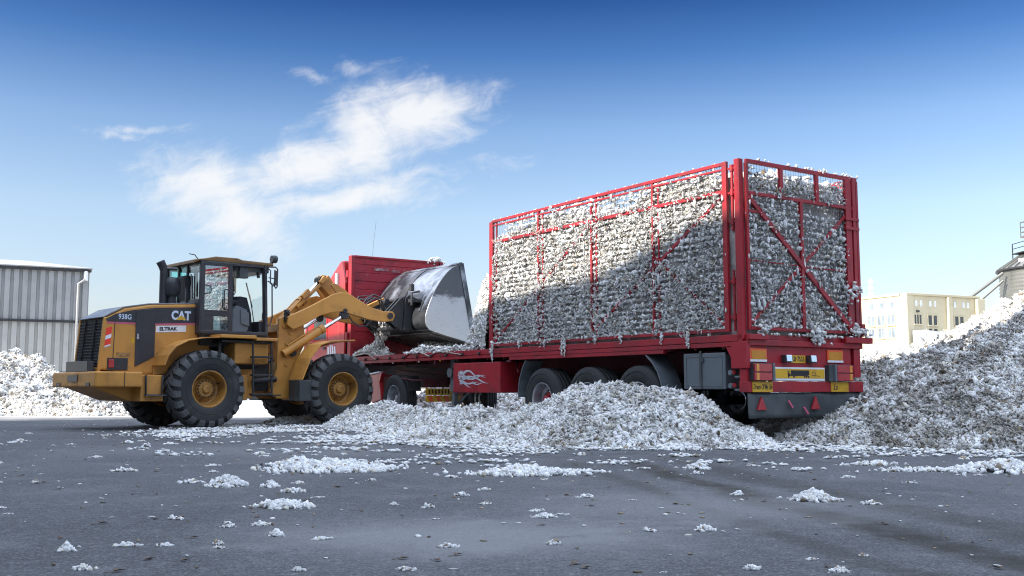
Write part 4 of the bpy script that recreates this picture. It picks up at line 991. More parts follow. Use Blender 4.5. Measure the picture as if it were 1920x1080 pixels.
    c = MB(); c.tube([(-1.2, -1.14, 1.0), (-1.2, -1.16, .64), (-.90, -1.16, .64), (-.88, -1.14, 1.0)], .02, 8); c.box(-1.22, -.84, -1.22, -1.1, .62, .645); c.build('foot_step', GREY_DK, T)
    a = MB(); a.tube([(0, -.85, .745), (0, .85, .745)], .17, 14); a.lathe([(.28, -.2), (.30, 0), (.28, .2)], (0, 0, .745), 'y', 20); a.build('rear_axle', YEL, T)
    a = MB(); a.tube([(0, -.85, .745), (0, .85, .745)], .17, 14); a.lathe([(.28, -.2), (.30, 0), (.28, .2)], (0, 0, .745), 'y', 20); a.build('front_axle', YEL, T, M=FM)
    for s in (-1, 1):
        f = MB(); f.sweep_plate([(-.86, 1.18), (-.80, 1.36), (-.66, 1.53), (-.42, 1.65), (-.10, 1.715), (.25, 1.735)], *sorted((s * W, s * 1.20)), .018)
        f.prism([(-.86, 1.0), (-.86, 1.20), (-.66, 1.54), (-.42, 1.66), (-.1, 1.72), (.25, 1.74), (.25, 1.2)], 'y', *sorted((s * (W + .005), s * (W + .035)))); f.build('rear_fender', YEL, T, .006)
        f = MB(); f.box(.22, .98, *sorted((s * .70, s * 1.22)), 1.735, 1.80); f.box(.985, 1.46, *sorted((s * .70, s * 1.20)), 1.70, 1.762); f.build('cab_platform', YEL, T, .012)
        f = MB(); f.box(.62, 1.36, *sorted((s * .55, s * 1.02)), 1.24, 1.66); f.build('side_tank', YEL, T, .03)
        f = MB(); f.box(.30, 1.40, *sorted((s * .62, s * 1.1)), 1.655, 1.695); f.box(.30, .36, *sorted((s * .9, s * .96)), 1.2, 1.7); f.build('platform_frame', DARK, T)
        l = MB(); ys = s * 1.16
        for x in (.93, 1.34): l.bar((x, ys, 1.66), (x + .03, ys, .60), .035, .035)
        for z in (.64, 1.02, 1.38): l.box(.93, 1.38, *sorted((ys - .10 * s, ys + .03 * s)), z - .018, z + .018)
        l.bar((.90, ys, .62), (1.60, ys - .05 * s, .62), .03, .03); l.build('ladder', DARK, T, .004)
    m = MB(); m.box(1.0, 1.75, -.35, .35, .7, 1.5); m.tube([(1.3, -.5, .9), (1.8, -.55, .95)], .06, 10); m.tube([(1.3, -.45, 1.2), (1.75, -.5, 1.35)], .04, 8); m.box(.9, 1.5, -.75, .75, 1.45, 1.64); m.build('articulation_joint', DARK, T, .01)
    # cab
    CW = .76
    c = MB(); c.box(-.02, 1.48, -CW, CW, 1.80, 1.87); c.box(-.04, .02, -CW, CW, 1.82, 2.46); c.box(1.30, 1.46, -CW + .06, CW - .06, 1.85, 2.12); c.box(.02, 1.47, -CW + .04, CW - .04, 1.60, 1.80); c.build('cab_floor', BLACK, T, .01)
    c = MB()
    for s in (-1, 1):
        y = s * CW
        c.bar((.0, y, 1.84), (-.0, y, 3.28), .07, .07); c.bar((.645, y, 1.84), (.615, y, 3.26), .055, .06); c.bar((1.43, y * .97, 1.84), (1.36, y, 3.27), .085, .07)
        c.bar((0, y, 3.235), (1.38, y, 3.255), .06, .09); c.bar((0, y, 1.86), (1.43, y, 1.86), .06, .07); c.bar((-.04, s * .20, 2.44), (-.02, s * .20, 3.22), .05, .05)
    c.bar((1.36, -CW, 3.25), (1.36, CW, 3.25), .07, .08); c.bar((0, -CW, 3.22), (0, CW, 3.22), .05, .07); c.bar((0, -CW, 2.47), (0, CW, 2.47), .05, .07); c.build('cab_frame', BLACK, T, .01)
    r = MB(); r.prism([(-.17, 3.20), (-.16, 3.27), (.02, 3.30), (.28, 3.36), (.75, 3.365), (.85, 3.335), (1.52, 3.325), (1.56, 3.30), (1.55, 3.262), (-.05, 3.255)], 'y', -.80, .80); r.build('cab_roof', YEL_ROOF, T, .025)
    r = MB(); r.box(.10, .80, -.795, .795, 3.225, 3.262); r.box(.75, 1.5, -.70, .70, 3.12, 3.258); r.box(.82, 1.02, -.74, -.6, 2.98, 3.2); r.tube([(1.28, -.6, 3.2), (1.31, -.62, 3.02)], .035, 8); r.build('roof_lining', GREY_DK, T, .01)
    for s in (-1, 1):
        d = MB(); y = s * (CW + .012)
        d.bar((.045, y, 1.88), (.045, y, 3.2), .03, .05); d.bar((.60, y, 1.88), (.585, y, 3.2), .03, .05); d.bar((.03, y, 3.19), (.60, y, 3.2), .03, .05); d.bar((.03, y, 1.88), (.62, y, 1.88), .03, .05); d.bar((.05, y, 2.235), (.60, y, 2.235), .025, .12)
        d.box(.06, .27, *sorted((y - .01, y + .012)), 1.89, 2.2); o = d.build('cab_door', BLACK, T, .008)
        p = MB(); p.box(.06, .595, *sorted((y - .004, y + .002)), 2.29, 3.17); p.box(.27, .595, *sorted((y - .004, y + .002)), 1.90, 2.18); p.build('door_glass', DOORGL if s < 0 else CLEAR, o)
        p = MB(); yy = y + s * .035; p.tube([(.07, yy - s * .03, 2.78), (.16, yy, 2.77), (.20, yy, 2.70), (.17, yy, 2.62), (.07, yy - s * .03, 2.61)], .011, 6); p.tube([(.57, yy - s * .03, 2.72), (.50, yy, 2.72), (.47, yy, 2.68), (.47, yy, 2.36), (.50, yy, 2.32), (.57, yy - s * .03, 2.32)], .012, 6); p.build('handle', BLACK, o)
    for y0, y1, gm in ((-.70, -.24, CLEAR), (-.16, .16, TEAL), (.24, .70, TEAL)):
        p = MB(); p.box(-.012, -.006, y0, y1, 2.51, 3.18); p.build('rear_window', gm, T)
    p = MB(); p.bar((-.03, -.45, 2.52), (-.03, -.42, 2.98), .02, .03); p.bar((-.03, -.43, 2.72), (-.03, -.36, 3.02), .015, .02); p.build('rear_wiper', BLACK, T)
    p = MB(); p.prism([(1.46, 2.12), (1.39, 3.2), (1.384, 3.2), (1.454, 2.12)], 'y', -.70, .70); p.build('windscreen', CLEAR, T)
    p = MB(); p.tube([(1.47, -.18, 2.12), (1.425, -.05, 2.72)], .010, 5); p.bar((1.45, -.12, 2.45), (1.405, .08, 2.98), .02, .02); p.build('wiper', BLACK, T)
    # inside
    p = MB(); p.box(.0, .50, -.26, .26, 2.0, 2.34); p.prism([(.0, 2.34), (-.10, 3.0), (.04, 3.02), (.14, 2.36)], 'y', -.24, .24); p.build('seat', SEATM, T, .05)
    p = MB(); p.tube([(1.25, 0, 1.9), (1.02, 0, 2.52)], .05, 10)
    ring = [(1.0 + .19 * math.cos(a) * .75, .19 * math.sin(a), 2.56 + .19 * math.cos(a) * .5) for a in [2 * math.pi * k / 20 for k in range(21)]]
    p.tube(ring, .015, 8, False); p.build('steering_wheel', BLACK, T)
    p = MB(); p.prism([(.70, 1.88), (.70, 2.32), (.80, 2.42), (1.02, 2.34), (1.06, 1.95), (1.0, 1.88)], 'y', -.72, -.56); p.prism([(.88, 2.05), (.86, 2.34), (1.05, 2.28), (1.07, 2.0)], 'y', -.745, -.72); p.build('control_console', GREY, T, .02)
    p = MB(); p.prism([(1.0, 1.88), (.92, 2.5), (1.02, 2.64), (1.18, 2.62), (1.28, 2.3), (1.33, 1.88)], 'y', -.40, .35); p.tube([(.72, -.5, 2.3), (.74, -.5, 2.55), (.82, -.5, 2.68)], .02, 6); p.box(.7, .9, -.55, -.35, 2.48, 2.54); p.build('dashboard', SEATM, T, .03)
    for s in (-1, 1):
        m = MB(); m.tube([(1.42, s * .80, 3.24), (1.55, s * .88, 3.24), (1.585, s * .90, 3.20), (1.585, s * .90, 2.84), (1.555, s * .90, 2.80), (1.525, s * .90, 2.84), (1.525, s * .90, 3.18)], .015, 8); m.tube([(1.44, s * .80, 3.20), (1.45, s * .86, 3.16), (1.45, s * .86, 2.90), (1.50, s * .88, 2.84), (1.525, s * .90, 2.95)], .013, 6); m.tube([(1.44, s * .8, 3.02), (1.53, s * .89, 3.0)], .012, 6)
        m.bar((1.555, s * .90, 3.16), (1.555, s * .90, 2.86), .05, .018, (0, 1, 0)); m.build('mirror', BLACK, T)
        m = MB(); m.tube([(1.50, s * .70, 3.30), (1.56, s * .74, 3.36)], .03, 8); m.lathe([(.0, -.05), (.075, -.05), (.085, .03), (.075, .06), (.0, .06)], (1.58, s * .74, 3.42), 'x', 20); m.build('work_lamp', BLACK, T)
        m = MB(); m.tube([(1.42, s * .80, 2.95), (1.50, s * .84, 2.9), (1.52, s * .84, 2.2), (1.47, s * .84, 2.05), (1.40, s * .80, 2.05)], .014, 8); m.build('handrail', BLACK, T)
    e = MB(); e.tube([(-.52, -.2, 2.40), (-.52, -.2, 3.05), (-.54, -.2, 3.13), (-.60, -.2, 3.24)], [.075, .075, .08, .085], 16); e.tube([(-.5, -.2, 3.1), (-.3, -.3, 3.1)], .03, 8); e.build('exhaust_stack', BLACK, T)
    e = MB(); e.tube([(-.36, -.22, 2.40), (-.36, -.22, 2.58)], .09, 16); e.slathe([(.0, 2.54), (.115, 2.56), (.165, 2.62), (.168, 2.70), (.172, 2.72), (.172, 2.80), (.160, 2.88), (.12, 2.93), (.0, 2.95)], (-.36, -.22, 0), 'z', 28); e.build('air_precleaner', BLACK, T)
    e = MB(); e.tube([(.05, -.5, 3.30), (-.04, -.52, 3.39), (-.16, -.52, 3.40)], .010, 5); e.build('roof_wire', BLACK, T)
    # ---------------- front frame
    def F(name, mb, mat, bev=0.0): return mb.build(name, mat, T, bev, M=FM)
    for s in (-1, 1):
        a, b = sorted((s * .42, s * .50))
        w = MB(); w.prism([(-1.13, .55), (-1.30, .70), (-1.15, 1.15), (-1.12, 2.22), (-.82, 2.34), (-.56, 2.16), (-.50, 1.75), (-.66, 1.4), (-.35, .95), (-.35, .52)], 'y', a, b)
        for (x, z) in ((-.95, 1.25), (-.85, 1.90), (-1.02, 2.05), (-.75, 2.08), (-.95, 1.70), (-.8, 1.45)): w.tube([(x, s * .50, z), (x, s * .525, z)], .032, 10)
        F('loader_tower', w, YEL, .01)
        w = MB(); w.tube([(-.70, s * .34, 2.20), (-.70, s * .60, 2.20)], .075, 16); w.tube([(-.80, s * .5, 1.5), (-.80, s * .56, 1.5)], .07, 14); w.box(-1.02, -.92, *sorted((s * .5, s * .58)), 2.16, 2.34); w.tube([(-.97, s * .54, 2.30), (-.97, s * .54, 2.40)], .06, 10); build_each(w, 'pivot_pin', DARK, T, 0, FM)
        # fender over the front wheel
        w = MB(); w.sweep_plate([(-.92, .92), (-.74, 1.36), (-.52, 1.64), (-.30, 1.72), (.28, 1.755)], *sorted((s * .62, s * 1.24)), .03); w.prism([(-.90, .95), (-.72, 1.38), (-.50, 1.66), (.26, 1.76), (-.28, 1.62), (-.55, 1.25), (-.72, .90)], 'y', *sorted((s * .60, s * .63))); F('front_fender', w, YEL, .008)
        w = MB(); w.box(-.98, -.66, *sorted((s * .72, s * 1.22)), .50, .93); F('mud_flap', w, GREY_DK, .012)
        # lift arm
        w = MB(); poly = [(-.98, 2.26), (-.62, 2.42), (-.2, 2.64), (.10, 2.80), (.28, 2.845), (.50, 2.80), (1.0, 2.55), (1.35, 2.47), (1.58, 2.48), (1.64, 2.40), (1.58, 2.27), (1.35, 2.235), (.98, 2.27), (.52, 2.37), (.30, 2.42), (0.0, 2.38), (-.25, 2.30), (-.55, 2.12), (-.86, 1.99), (-1.0, 2.08)]
        w.prism(poly, 'y', *sorted((s * .535, s * .635))); F('lift_arm', w, YEL, .012)
        w = MB(); w.tube([(1.50, s * .46, 2.38), (1.50, s * .66, 2.38)], .07, 16); w.tube([(.36, s * .44, 2.44), (.36, s * .655, 2.44)], .05, 12); build_each(w, 'arm_pin', DARK, T, 0, FM)
        # lift cylinder
        w = MB(); w.tube([(-1.05, s * .57, 1.47), (-.16, s * .57, 2.02)], .082, 16); w.tube([(-.20, s * .57, 1.995), (-.12, s * .57, 2.045)], .096, 16); w.tube([(-.95, s * .57, 1.65), (-.3, s * .57, 2.06)], .018, 6); w.m = 1; w.tube([(-.14, s * .57, 2.03), (.34, s * .57, 2.33)], .040, 14); w.m = 2; w.tube([(.36, s * .50, 2.34), (.36, s * .64, 2.34)], .085, 14); F('lift_cylinder', w, [YEL, CHROME, DARK])
    w = MB(); w.box(-1.0, -.6, -.42, .42, .60, 1.30); w.box(-1.05, -.62, -.42, .42, 1.95, 2.12); w.box(-.6, .38, -.40, .40, .5, .95); F('front_frame', w, YEL, .015)
    w = MB(); w.tube([(.46, -.56, 2.62), (.46, .56, 2.62)], .13, 16); F('cross_tube', w, YEL)
    # tilt lever, tilt cylinder and link
    w = MB()
    for y0, y1 in ((-.11, -.07), (.07, .11)): w.prism([(-.02, 3.13), (.06, 3.25), (.24, 3.24), (.40, 3.02), (.62, 2.84), (.80, 2.66), (.86, 2.42), (.80, 2.30), (.66, 2.36), (.56, 2.62), (.36, 2.66), (.22, 2.84), (.05, 3.0)], 'y', y0, y1)
    w.tube([(.46, -.14, 2.72), (.46, .14, 2.72)], .09, 16); F('tilt_lever', w, YEL, .008)
    w = MB(); w.prism([(.30, 2.80), (.12, 3.02), (.22, 3.06), (.50, 2.92), (.66, 2.76)], 'y', -.40, -.36); w.prism([(.30, 2.80), (.12, 3.02), (.22, 3.06), (.50, 2.92), (.66, 2.76)], 'y', .36, .40); F('cross_tube_bracket', w, YEL, .006)
    w = MB(); w.tube([(-.95, 0, 2.02), (-.36, 0, 2.66)], .095, 16); w.tube([(-.40, 0, 2.62), (-.32, 0, 2.70)], .115, 16); w.tube([(-.9, -.13, 2.18), (-.42, -.13, 2.70)], .022, 6); w.tube([(-.9, .13, 2.18), (-.42, .13, 2.70)], .022, 6); w.m = 1; w.tube([(-.34, 0, 2.68), (.02, 0, 3.07)], .048, 14); w.m = 2; w.tube([(.07, -.12, 3.14), (.07, .12, 3.14)], .085, 14); w.box(-.02, .10, -.06, .06, 3.02, 3.18); F('tilt_cylinder', w, [YEL, CHROME, DARK])
    w = MB(); w.bar((-.55, -.16, 2.50), (.20, -.16, 3.22), .045, .06); w.bar((-.46, -.2, 2.72), (-.30, -.2, 2.88), .09, .09); w.bar((-.02, -.2, 3.06), (.08, -.2, 3.2), .08, .08); F('position_rod', w, YEL, .006)
    w = MB(); w.bar((.80, 0, 2.38), (1.72, 0, 2.80), .09, .10); w.tube([(.80, -.1, 2.38), (.80, .1, 2.38)], .07, 12); F('tilt_link', w, YEL, .01)
    w = MB()
    for (a, b, c) in ((.18, .10, .10), (.25, .02, .16), (.32, -.06, .07)):
        w.tube([(.95, -a, 2.50), (1.12, -a, 2.62 + c), (1.30, -a, 2.72 + c), (1.48, -a, 2.66 + c), (1.58, -a, 2.50)], .018, 6); w.tube([(1.0, a, 2.5), (1.2, a, 2.7 + c), (1.45, a, 2.74 + c), (1.56, a, 2.48)], .018, 6)
    w.tube([(.50, -.50, 2.38), (.62, -.5, 2.22), (.80, -.48, 2.12), (1.0, -.45, 2.14), (1.2, -.4, 2.3)], .016, 6); w.tube([(1.0, -.5, 2.36), (1.08, -.5, 2.16), (1.25, -.45, 2.12)], .016, 6); F('hydraulic_hose', w, BLACK)
    # coupler between arms and bucket
    w = MB()
    for y in (-.58, -.42, .42, .58): w.prism([(1.46, 2.28), (1.46, 2.46), (1.80, 2.80), (1.94, 2.86), (1.98, 2.76), (1.86, 2.45), (1.90, 2.12), (1.80, 2.06)], 'y', y - .025, y + .025)
    w.tube([(1.90, -.62, 2.78), (1.90, .62, 2.78)], .05, 12); w.tube([(1.80, -.62, 2.12), (1.80, .62, 2.12)], .055, 12); w.box(1.66, 1.74, -.58, .58, 2.40, 2.60); w.tube([(1.72, -.15, 2.74), (1.72, .15, 2.74)], .07, 12); F('bucket_coupler', w, DARK, .006)
    # bucket
    BW = 1.20
    path = [(2.98, 3.60), (2.76, 3.49), (2.56, 3.30), (2.36, 3.03), (2.19, 2.72), (2.08, 2.44), (2.06, 2.30), (2.08, 2.18), (2.15, 2.09), (2.31, 2.02), (3.46, 1.765)]
    # smooth the shell
    P2 = []
    for i in range(len(path) - 1):
        p0, p1, p2, p3 = path[max(i - 1, 0)], path[i], path[i + 1], path[min(i + 2, len(path) - 1)]
        for k in range(4):
            t = k / 4; f = lambda a, b, c, d: .5 * (2 * b + (c - a) * t + (2 * a - 5 * b + 4 * c - d) * t * t + (3 * b - a - 3 * c + d) * t ** 3)
            P2.append((f(p0[0], p1[0], p2[0], p3[0]), f(p0[1], p1[1], p2[1], p3[1])))
    P2.append(path[-1])
    lo = [p for p in P2]; n = len(lo)
    nrm = []
    for i in range(n):
        a, b = Vector(lo[max(i - 1, 0)]), Vector(lo[min(i + 1, n - 1)]); d = (b - a).normalized(); nrm.append((-d.y, d.x))
    inn = [(p[0] + q[0] * .022, p[1] + q[1] * .022) for p, q in zip(lo, nrm)]
    sh = MB(); m = 13
    def strip(pts, flip):
        vs = [(p[0], -BW + 2 * BW * j / (m - 1), p[1]) for p in pts for j in range(m)]
        sh.add(vs, [(i * m + j, i * m + j + 1, (i + 1) * m + j + 1, (i + 1) * m + j) for i in range(n - 1) for j in range(m - 1)], True)
    strip(lo, False); strip(inn, True)
    for e0 in (0, n - 1): sh.add([(lo[e0][0], -BW, lo[e0][1]), (lo[e0][0], BW, lo[e0][1]), (inn[e0][0], BW, inn[e0][1]), (inn[e0][0], -BW, inn[e0][1])], [(0, 1, 2, 3)])
    bk = F('bucket', sh, STEEL, 0)
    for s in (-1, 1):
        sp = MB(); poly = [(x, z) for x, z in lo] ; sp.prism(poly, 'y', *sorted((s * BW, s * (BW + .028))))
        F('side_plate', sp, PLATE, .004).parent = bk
    sp = MB()
    for s in (-1, 1):
        sp.bar((3.02, s * (BW + .012), 3.62), (3.45, s * (BW + .012), 1.775), .046, .10, (1, 0, .2)); sp.prism([(2.97, 3.60), (3.09, 3.645), (3.50, 1.745), (3.36, 1.785)], 'y', *sorted((s * (BW - .012), s * (BW + .045))))
    sp.prism([(3.25, 1.80), (3.56, 1.730), (3.54, 1.752), (3.25, 1.83)], 'y', -BW, BW); sp.prism([(2.93, 3.575), (3.08, 3.64), (3.07, 3.665), (2.92, 3.60)], 'y', -BW, BW); F('cutting_edge', sp, STEEL, .004).parent = bk
    sp = MB()
    for y in (-.95, -.35, .35, .95): sp.bar((2.30, y, 2.00), (3.38, y, 1.765), .10, .035)
    sp.bar((2.32, -BW, 2.008), (2.32, BW, 2.008), .10, .03); sp.prism([(2.30, 1.998), (2.305, 2.012), (3.36, 1.777), (3.355, 1.763)], 'y', -BW + .01, BW - .01); F('underside_strips', sp, STEEL_DK, .004).parent = bk
    sp = MB()
    k0, k1 = 1, 14
    for i in range(k0, k1): a, b = lo[i], lo[i + 1]; q, r_ = nrm[i], nrm[i + 1]; sp.prism([(a[0] - q[0] * .004, a[1] - q[1] * .004), (b[0] - r_[0] * .004, b[1] - r_[1] * .004), (b[0] - r_[0] * .012, b[1] - r_[1] * .012), (a[0] - q[0] * .012, a[1] - q[1] * .012)], 'y', -.02, .24)
    F('black_back_stripe', sp, BLACK).parent = bk
    sp = MB()
    for i in range(19, 40):
        a, b = lo[i], lo[i + 1]; q, r_ = nrm[i], nrm[i + 1]; sp.prism([(a[0] - q[0] * .003, a[1] - q[1] * .003), (b[0] - r_[0] * .003, b[1] - r_[1] * .003), (b[0] - r_[0] * .010, b[1] - r_[1] * .010), (a[0] - q[0] * .010, a[1] - q[1] * .010)], 'y', -BW + .003, BW - .003)
    F('heel_plate', sp, HEEL).parent = bk
    sp = MB()
    for y in (-.62, -.40, .40, .62): sp.prism([(1.84, 2.06), (1.90, 2.80), (2.0, 2.88), (2.24, 2.80), (2.08, 2.45), (2.06, 2.28), (2.14, 2.08)], 'y', y - .022, y + .022)
    sp.box(1.95, 2.2, -.85, -.66, 2.7, 2.78); sp.box(1.96, 2.05, -.78, -.70, 2.96, 3.12); sp.tube([(1.9, -.9, 2.62), (1.9, -.9, 2.9), (2.1, -.9, 2.95)], .03, 6); F('bucket_hook', sp, DARK, .006).parent = bk
    return T
wheel_loader()

# ------------------------------------------------------------------ cotton
def world_from_trailer(x, y):
    c, s = math.cos(TA), math.sin(TA); return TO[0] + c * x - s * y, TO[1] + s * x + c * y

def cotton_load():
    """the loose load packed behind the mesh; ragged rows are pressed out between the wires"""
    sets, mi = [], []
    # packed body: lumpy box skins and a heaped top
    def skin(fn, nu, nv, s):
        U, Vv = np.meshgrid(np.linspace(0, 1, nu), np.linspace(0, 1, nv), indexing='ij'); P = fn(U.ravel(), Vv.ravel())
        t = (.55 + .8 * fbm(P * 3.0, s, 3))[:, None] * np.ones((1, 3)); sets.append((P, grid_faces(nu, nv), t)); mi.append(0)
    def topz(x, y):
        p = np.stack([x * .8, y * .8, x * 0 + 3.3], 1)
        base = 3.66 + .24 * (fbm(p * 1.4, 21, 4) - .5) * 2 + .10 * np.sin(x * 1.7) + .06
        crest = 3.12 - (x - 6.2) * .16; xe = 8.55 - .95 * np.maximum(y, -.4)
        t = np.clip((x - (xe - .55)) / .75, 0, 1); side_ = np.clip((np.abs(y) - .75) / .45, 0, 1) * np.clip((x - 6.3) / .4, 0, 1)
        end = (crest - 1.5) * (1 - t * t * (3 - 2 * t)) * (1 - side_ ** 2) + 1.5
        return np.where(x > 6.2, np.maximum(end + .25 * (fbm(p * 2.2, 23, 3) - .5), 1.48), np.minimum(base, 3.86))
    def bump(P, s, a): return a * (fbm(P * 5.5, s, 4) - .5)
    def sidef(u, v, sg):
        x = .10 + u * 6.1; zt = topz(x, x * 0 + sg * 1.1); z = 1.5 + v * (zt - 1.5); P = np.stack([x, x * 0 + sg * 1.19, z], 1); P[:, 1] += sg * bump(P, 3, .10); return P
    skin(lambda u, v: sidef(u, v, 1), 180, 60, 31); skin(lambda u, v: sidef(u, v, -1), 100, 40, 32)
    def rearf(u, v):
        y = -1.16 + u * 2.32; zt = topz(y * 0 + .12, y); z = 1.5 + v * (zt - 1.5); P = np.stack([y * 0 + .09, y, z], 1); P[:, 0] += bump(P, 4, .10); return P
    skin(rearf, 70, 60, 33)
    def topf(u, v):
        x = .1 + u * 10.1; y = -1.19 + v * 2.38; z = topz(x, y); return np.stack([x, y, np.maximum(z, 1.48)], 1)
    skin(topf, 220, 50, 34)
    def holes(P, s, sc, thr): return fbm(P * sc, s, 3) > thr
    # rows on the near side
    def rows(fn, length, z0, z1, dz, dx, s, dens, size):
        pts, sz = [], []
        z = z0; k = 0
        while z < z1:
            n = int(length / dx); u = (np.arange(n) + nrg.uniform(-.35, .35, n)) * dx
            P = fn(u, np.full(n, z) + nrg.normal(0, .012, n) + .03 * (vnoise(np.stack([u * 1.7, u * 0 + z * 1.3, u * 0], 1), s * 7) - .5)); m = nrg.random(n) < dens(P)
            pts.append(P[m]); sz.append(size * (.50 + 1.0 * fbm(P[m] * 2.4 + 8, 90 + s, 3)) * np.clip(nrg.lognormal(0, .36, m.sum()), .5, 2.2)); z += dz; k += 1
        return np.concatenate(pts), np.concatenate(sz)
    def dens_side(P):
        f = fbm(P * 1.7 + 4.0, 41, 3); top = np.clip((P[:, 2] - 3.35) / .25, 0, 1)
        d = np.where(f > .38, .95, .48)
        g = np.where(fbm(P * np.array([1.3, 1, 2.2]) + 9, 47, 3) > .33, .92, .12); d = d * (1 - top) + g * top
        return d * np.where(P[:, 2] > 3.86, .35, 1.0)
    def near(u, z): return np.stack([.34 + u, 1.232 + .016 * nrg.normal(size=len(u)), z], 1)
    def al_x(n, k=.5):      # tufts drawn out along the wires, each a little tilted
        return rot_z(n) * 0 + np.eye(3)[None] + nrg.normal(0, k, (n, 3, 3)) * .35
    p, s_ = rows(near, 5.98, 1.60, 3.90, .088, .017, 1, dens_side, .0190); wm = nrg.random(len(p)) < .6; sets.append(tufts(p[~wm], s_[~wm], (1.5, .8, .85), 0, .05, rots=al_x((~wm).sum()), lo=.75)); mi.append(1); sets.append(tufts(p[wm], s_[wm] * 1.4, (1.5, .8, .85), 'w', .05, rots=al_x(wm.sum()), lo=.75)); mi.append(1)
    p2, s2 = rows(near, 5.98, 1.60, 3.90, .088, .16, 1, lambda P: dens_side(P) * .7, .017); p2[:, 1] += .028; p2[:, 2] -= .022; sets.append(tufts(p2, s2, (.7, .7, 1.9), 0, .05, rots=rot_z(len(p2)))); mi.append(1)
    # larger clumps and hanging beards
    n = 520; q = np.stack([nrg.uniform(.35, 6.3, n), np.full(n, 1.265), nrg.uniform(1.55, 3.9, n)], 1); m = (fbm(q * 1.25, 44, 3) > .53); q = q[m]
    for k in range(4):
        w = q + np.stack([nrg.normal(0, .02, len(q)), nrg.uniform(-.01, .03, len(q)), -.035 * k + nrg.normal(0, .012, len(q))], 1)
        sets.append(tufts(w, np.full(len(q), .031 - .005 * k) * nrg.uniform(.8, 1.7, len(q)), (1, .9, 1.3), 'w', .03)); mi.append(1)
    for x, z, L in ((1.05, 1.56, .22), (1.62, 1.56, .14), (2.55, 1.58, .12), (4.02, 1.60, .30), (4.10, 1.56, .24), (4.6, 1.58, .12), (6.28, 1.62, .36), (6.30, 1.50, .2), (5.4, 1.6, .12), (3.2, 1.6, .12)):
        k = int(L / .018); w = np.stack([x + nrg.normal(0, .012, k), np.full(k, 1.285), z - np.linspace(0, L, k)], 1); sets.append(tufts(w, np.linspace(.032, .013, k), (.8, .8, 1.5), 0, .02)); mi.append(1)
    n = 4600; q = np.stack([nrg.uniform(.35, 6.3, n), nrg.normal(1.285, .008, n), nrg.uniform(1.6, 3.6, n)], 1); q = q[fbm(q * 2.1 + 3, 49, 3) > .47]
    sets.append(tufts(q, nrg.uniform(.016, .034, len(q)), (1.1, .8, 1.2), 'w', .04)); mi.append(1)
    # sunlit lint on the rails
    n = 260; w = np.stack([nrg.uniform(.3, 6.3, n), nrg.normal(1.25, .012, n), nrg.choice([3.955, 3.56, 1.60], n, p=[.2, .3, .5])], 1); sets.append(tufts(w, nrg.uniform(.008, .022, n), (1.6, .8, .7), 1, .1)); mi.append(1)
    # rear
    def rear(u, z): return np.stack([.000 + .018 * nrg.normal(size=len(u)), 1.12 - u, z], 1)
    def dens_rear(P):
        f = fbm(P * 1.9 + 14.0, 51, 3); yb = P[:, 1]
        d = np.where(f > .36, .96, .85)
        gap = (P[:, 2] > 3.30) & (P[:, 2] < 3.50); d = np.where(gap, np.where(fbm(P * np.array([1, 2.2, 1]), 55, 2) > .55, .7, .12), d)
        top = P[:, 2] > 3.50; d = np.where(top, np.where(P[:, 2] < 3.80 + .20 * (fbm(P * np.array([1, 2.6, .1]) + 3, 57, 3) - .5) * 2, .9, .04), d)
        return d
    p, s_ = rows(rear, 2.14, 1.62, 3.90, .082, .018, 2, dens_rear, .0200); wm = nrg.random(len(p)) < .55; sets.append(tufts(p[~wm], s_[~wm], (.8, 1.15, .9), 0, .07)); mi.append(1); sets.append(tufts(p[wm], s_[wm] * 1.4, (.8, 1.2, 1.0), 'w', .07)); mi.append(1)
    p2, s2 = rows(rear, 2.14, 1.62, 3.90, .082, .12, 2, lambda P: dens_rear(P) * .7, .018); p2[:, 0] -= .034; p2[:, 2] -= .02; sets.append(tufts(p2, s2, (.7, .7, 1.9), 0, .05, rots=rot_z(len(p2)))); mi.append(1)
    n = 300; q = np.stack([np.full(n, -.03), nrg.uniform(-1.0, 1.1, n), nrg.uniform(1.6, 3.9, n)], 1); m = (fbm(q * 1.6, 64, 3) > .5) & ((q[:, 2] < 3.3) | (q[:, 2] > 3.5)) & (q[:, 2] < 3.8); q = q[m]
    for k in range(4):
        w = q + np.stack([nrg.uniform(-.03, .01, len(q)), nrg.normal(0, .022, len(q)), -.035 * k + nrg.normal(0, .012, len(q))], 1)
        sets.append(tufts(w, np.full(len(q), .032 - .005 * k) * nrg.uniform(.8, 1.7, len(q)), (1, .9, 1.3), 'w', .03)); mi.append(1)
    for y, z, n, sp in ((-.20, 1.52, 130, .075), (.93, 1.57, 30, .04), (-1.02, 2.2, 36, .08), (-1.10, 1.62, 30, .05), (-1.28, 1.60, 20, .04)):
        w = np.stack([nrg.normal(-.08, .03, n), nrg.normal(y, sp, n), nrg.normal(z, sp * .9, n)], 1); sets.append(tufts(w, nrg.uniform(.016, .034, n), (1.2, .8, 1), 0, .02)); mi.append(1)
    n = 90; w = np.stack([nrg.normal(-.05, .015, n), nrg.uniform(-1.25, 1.1, n), nrg.choice([1.51, 1.62, 3.97], n, p=[.6, .25, .15])], 1); sets.append(tufts(w, nrg.uniform(.012, .03, n), (1.4, 1, .7), 1, .1)); mi.append(1)
    for y in (-.15, -.42, -1.08): w = np.stack([nrg.normal(-.01, .02, 30), nrg.normal(y, .04, 30), nrg.normal(3.955, .018, 30)], 1); sets.append(tufts(w, nrg.uniform(.015, .03, 30), (1, 1, .8), 'w', 0)); mi.append(1)
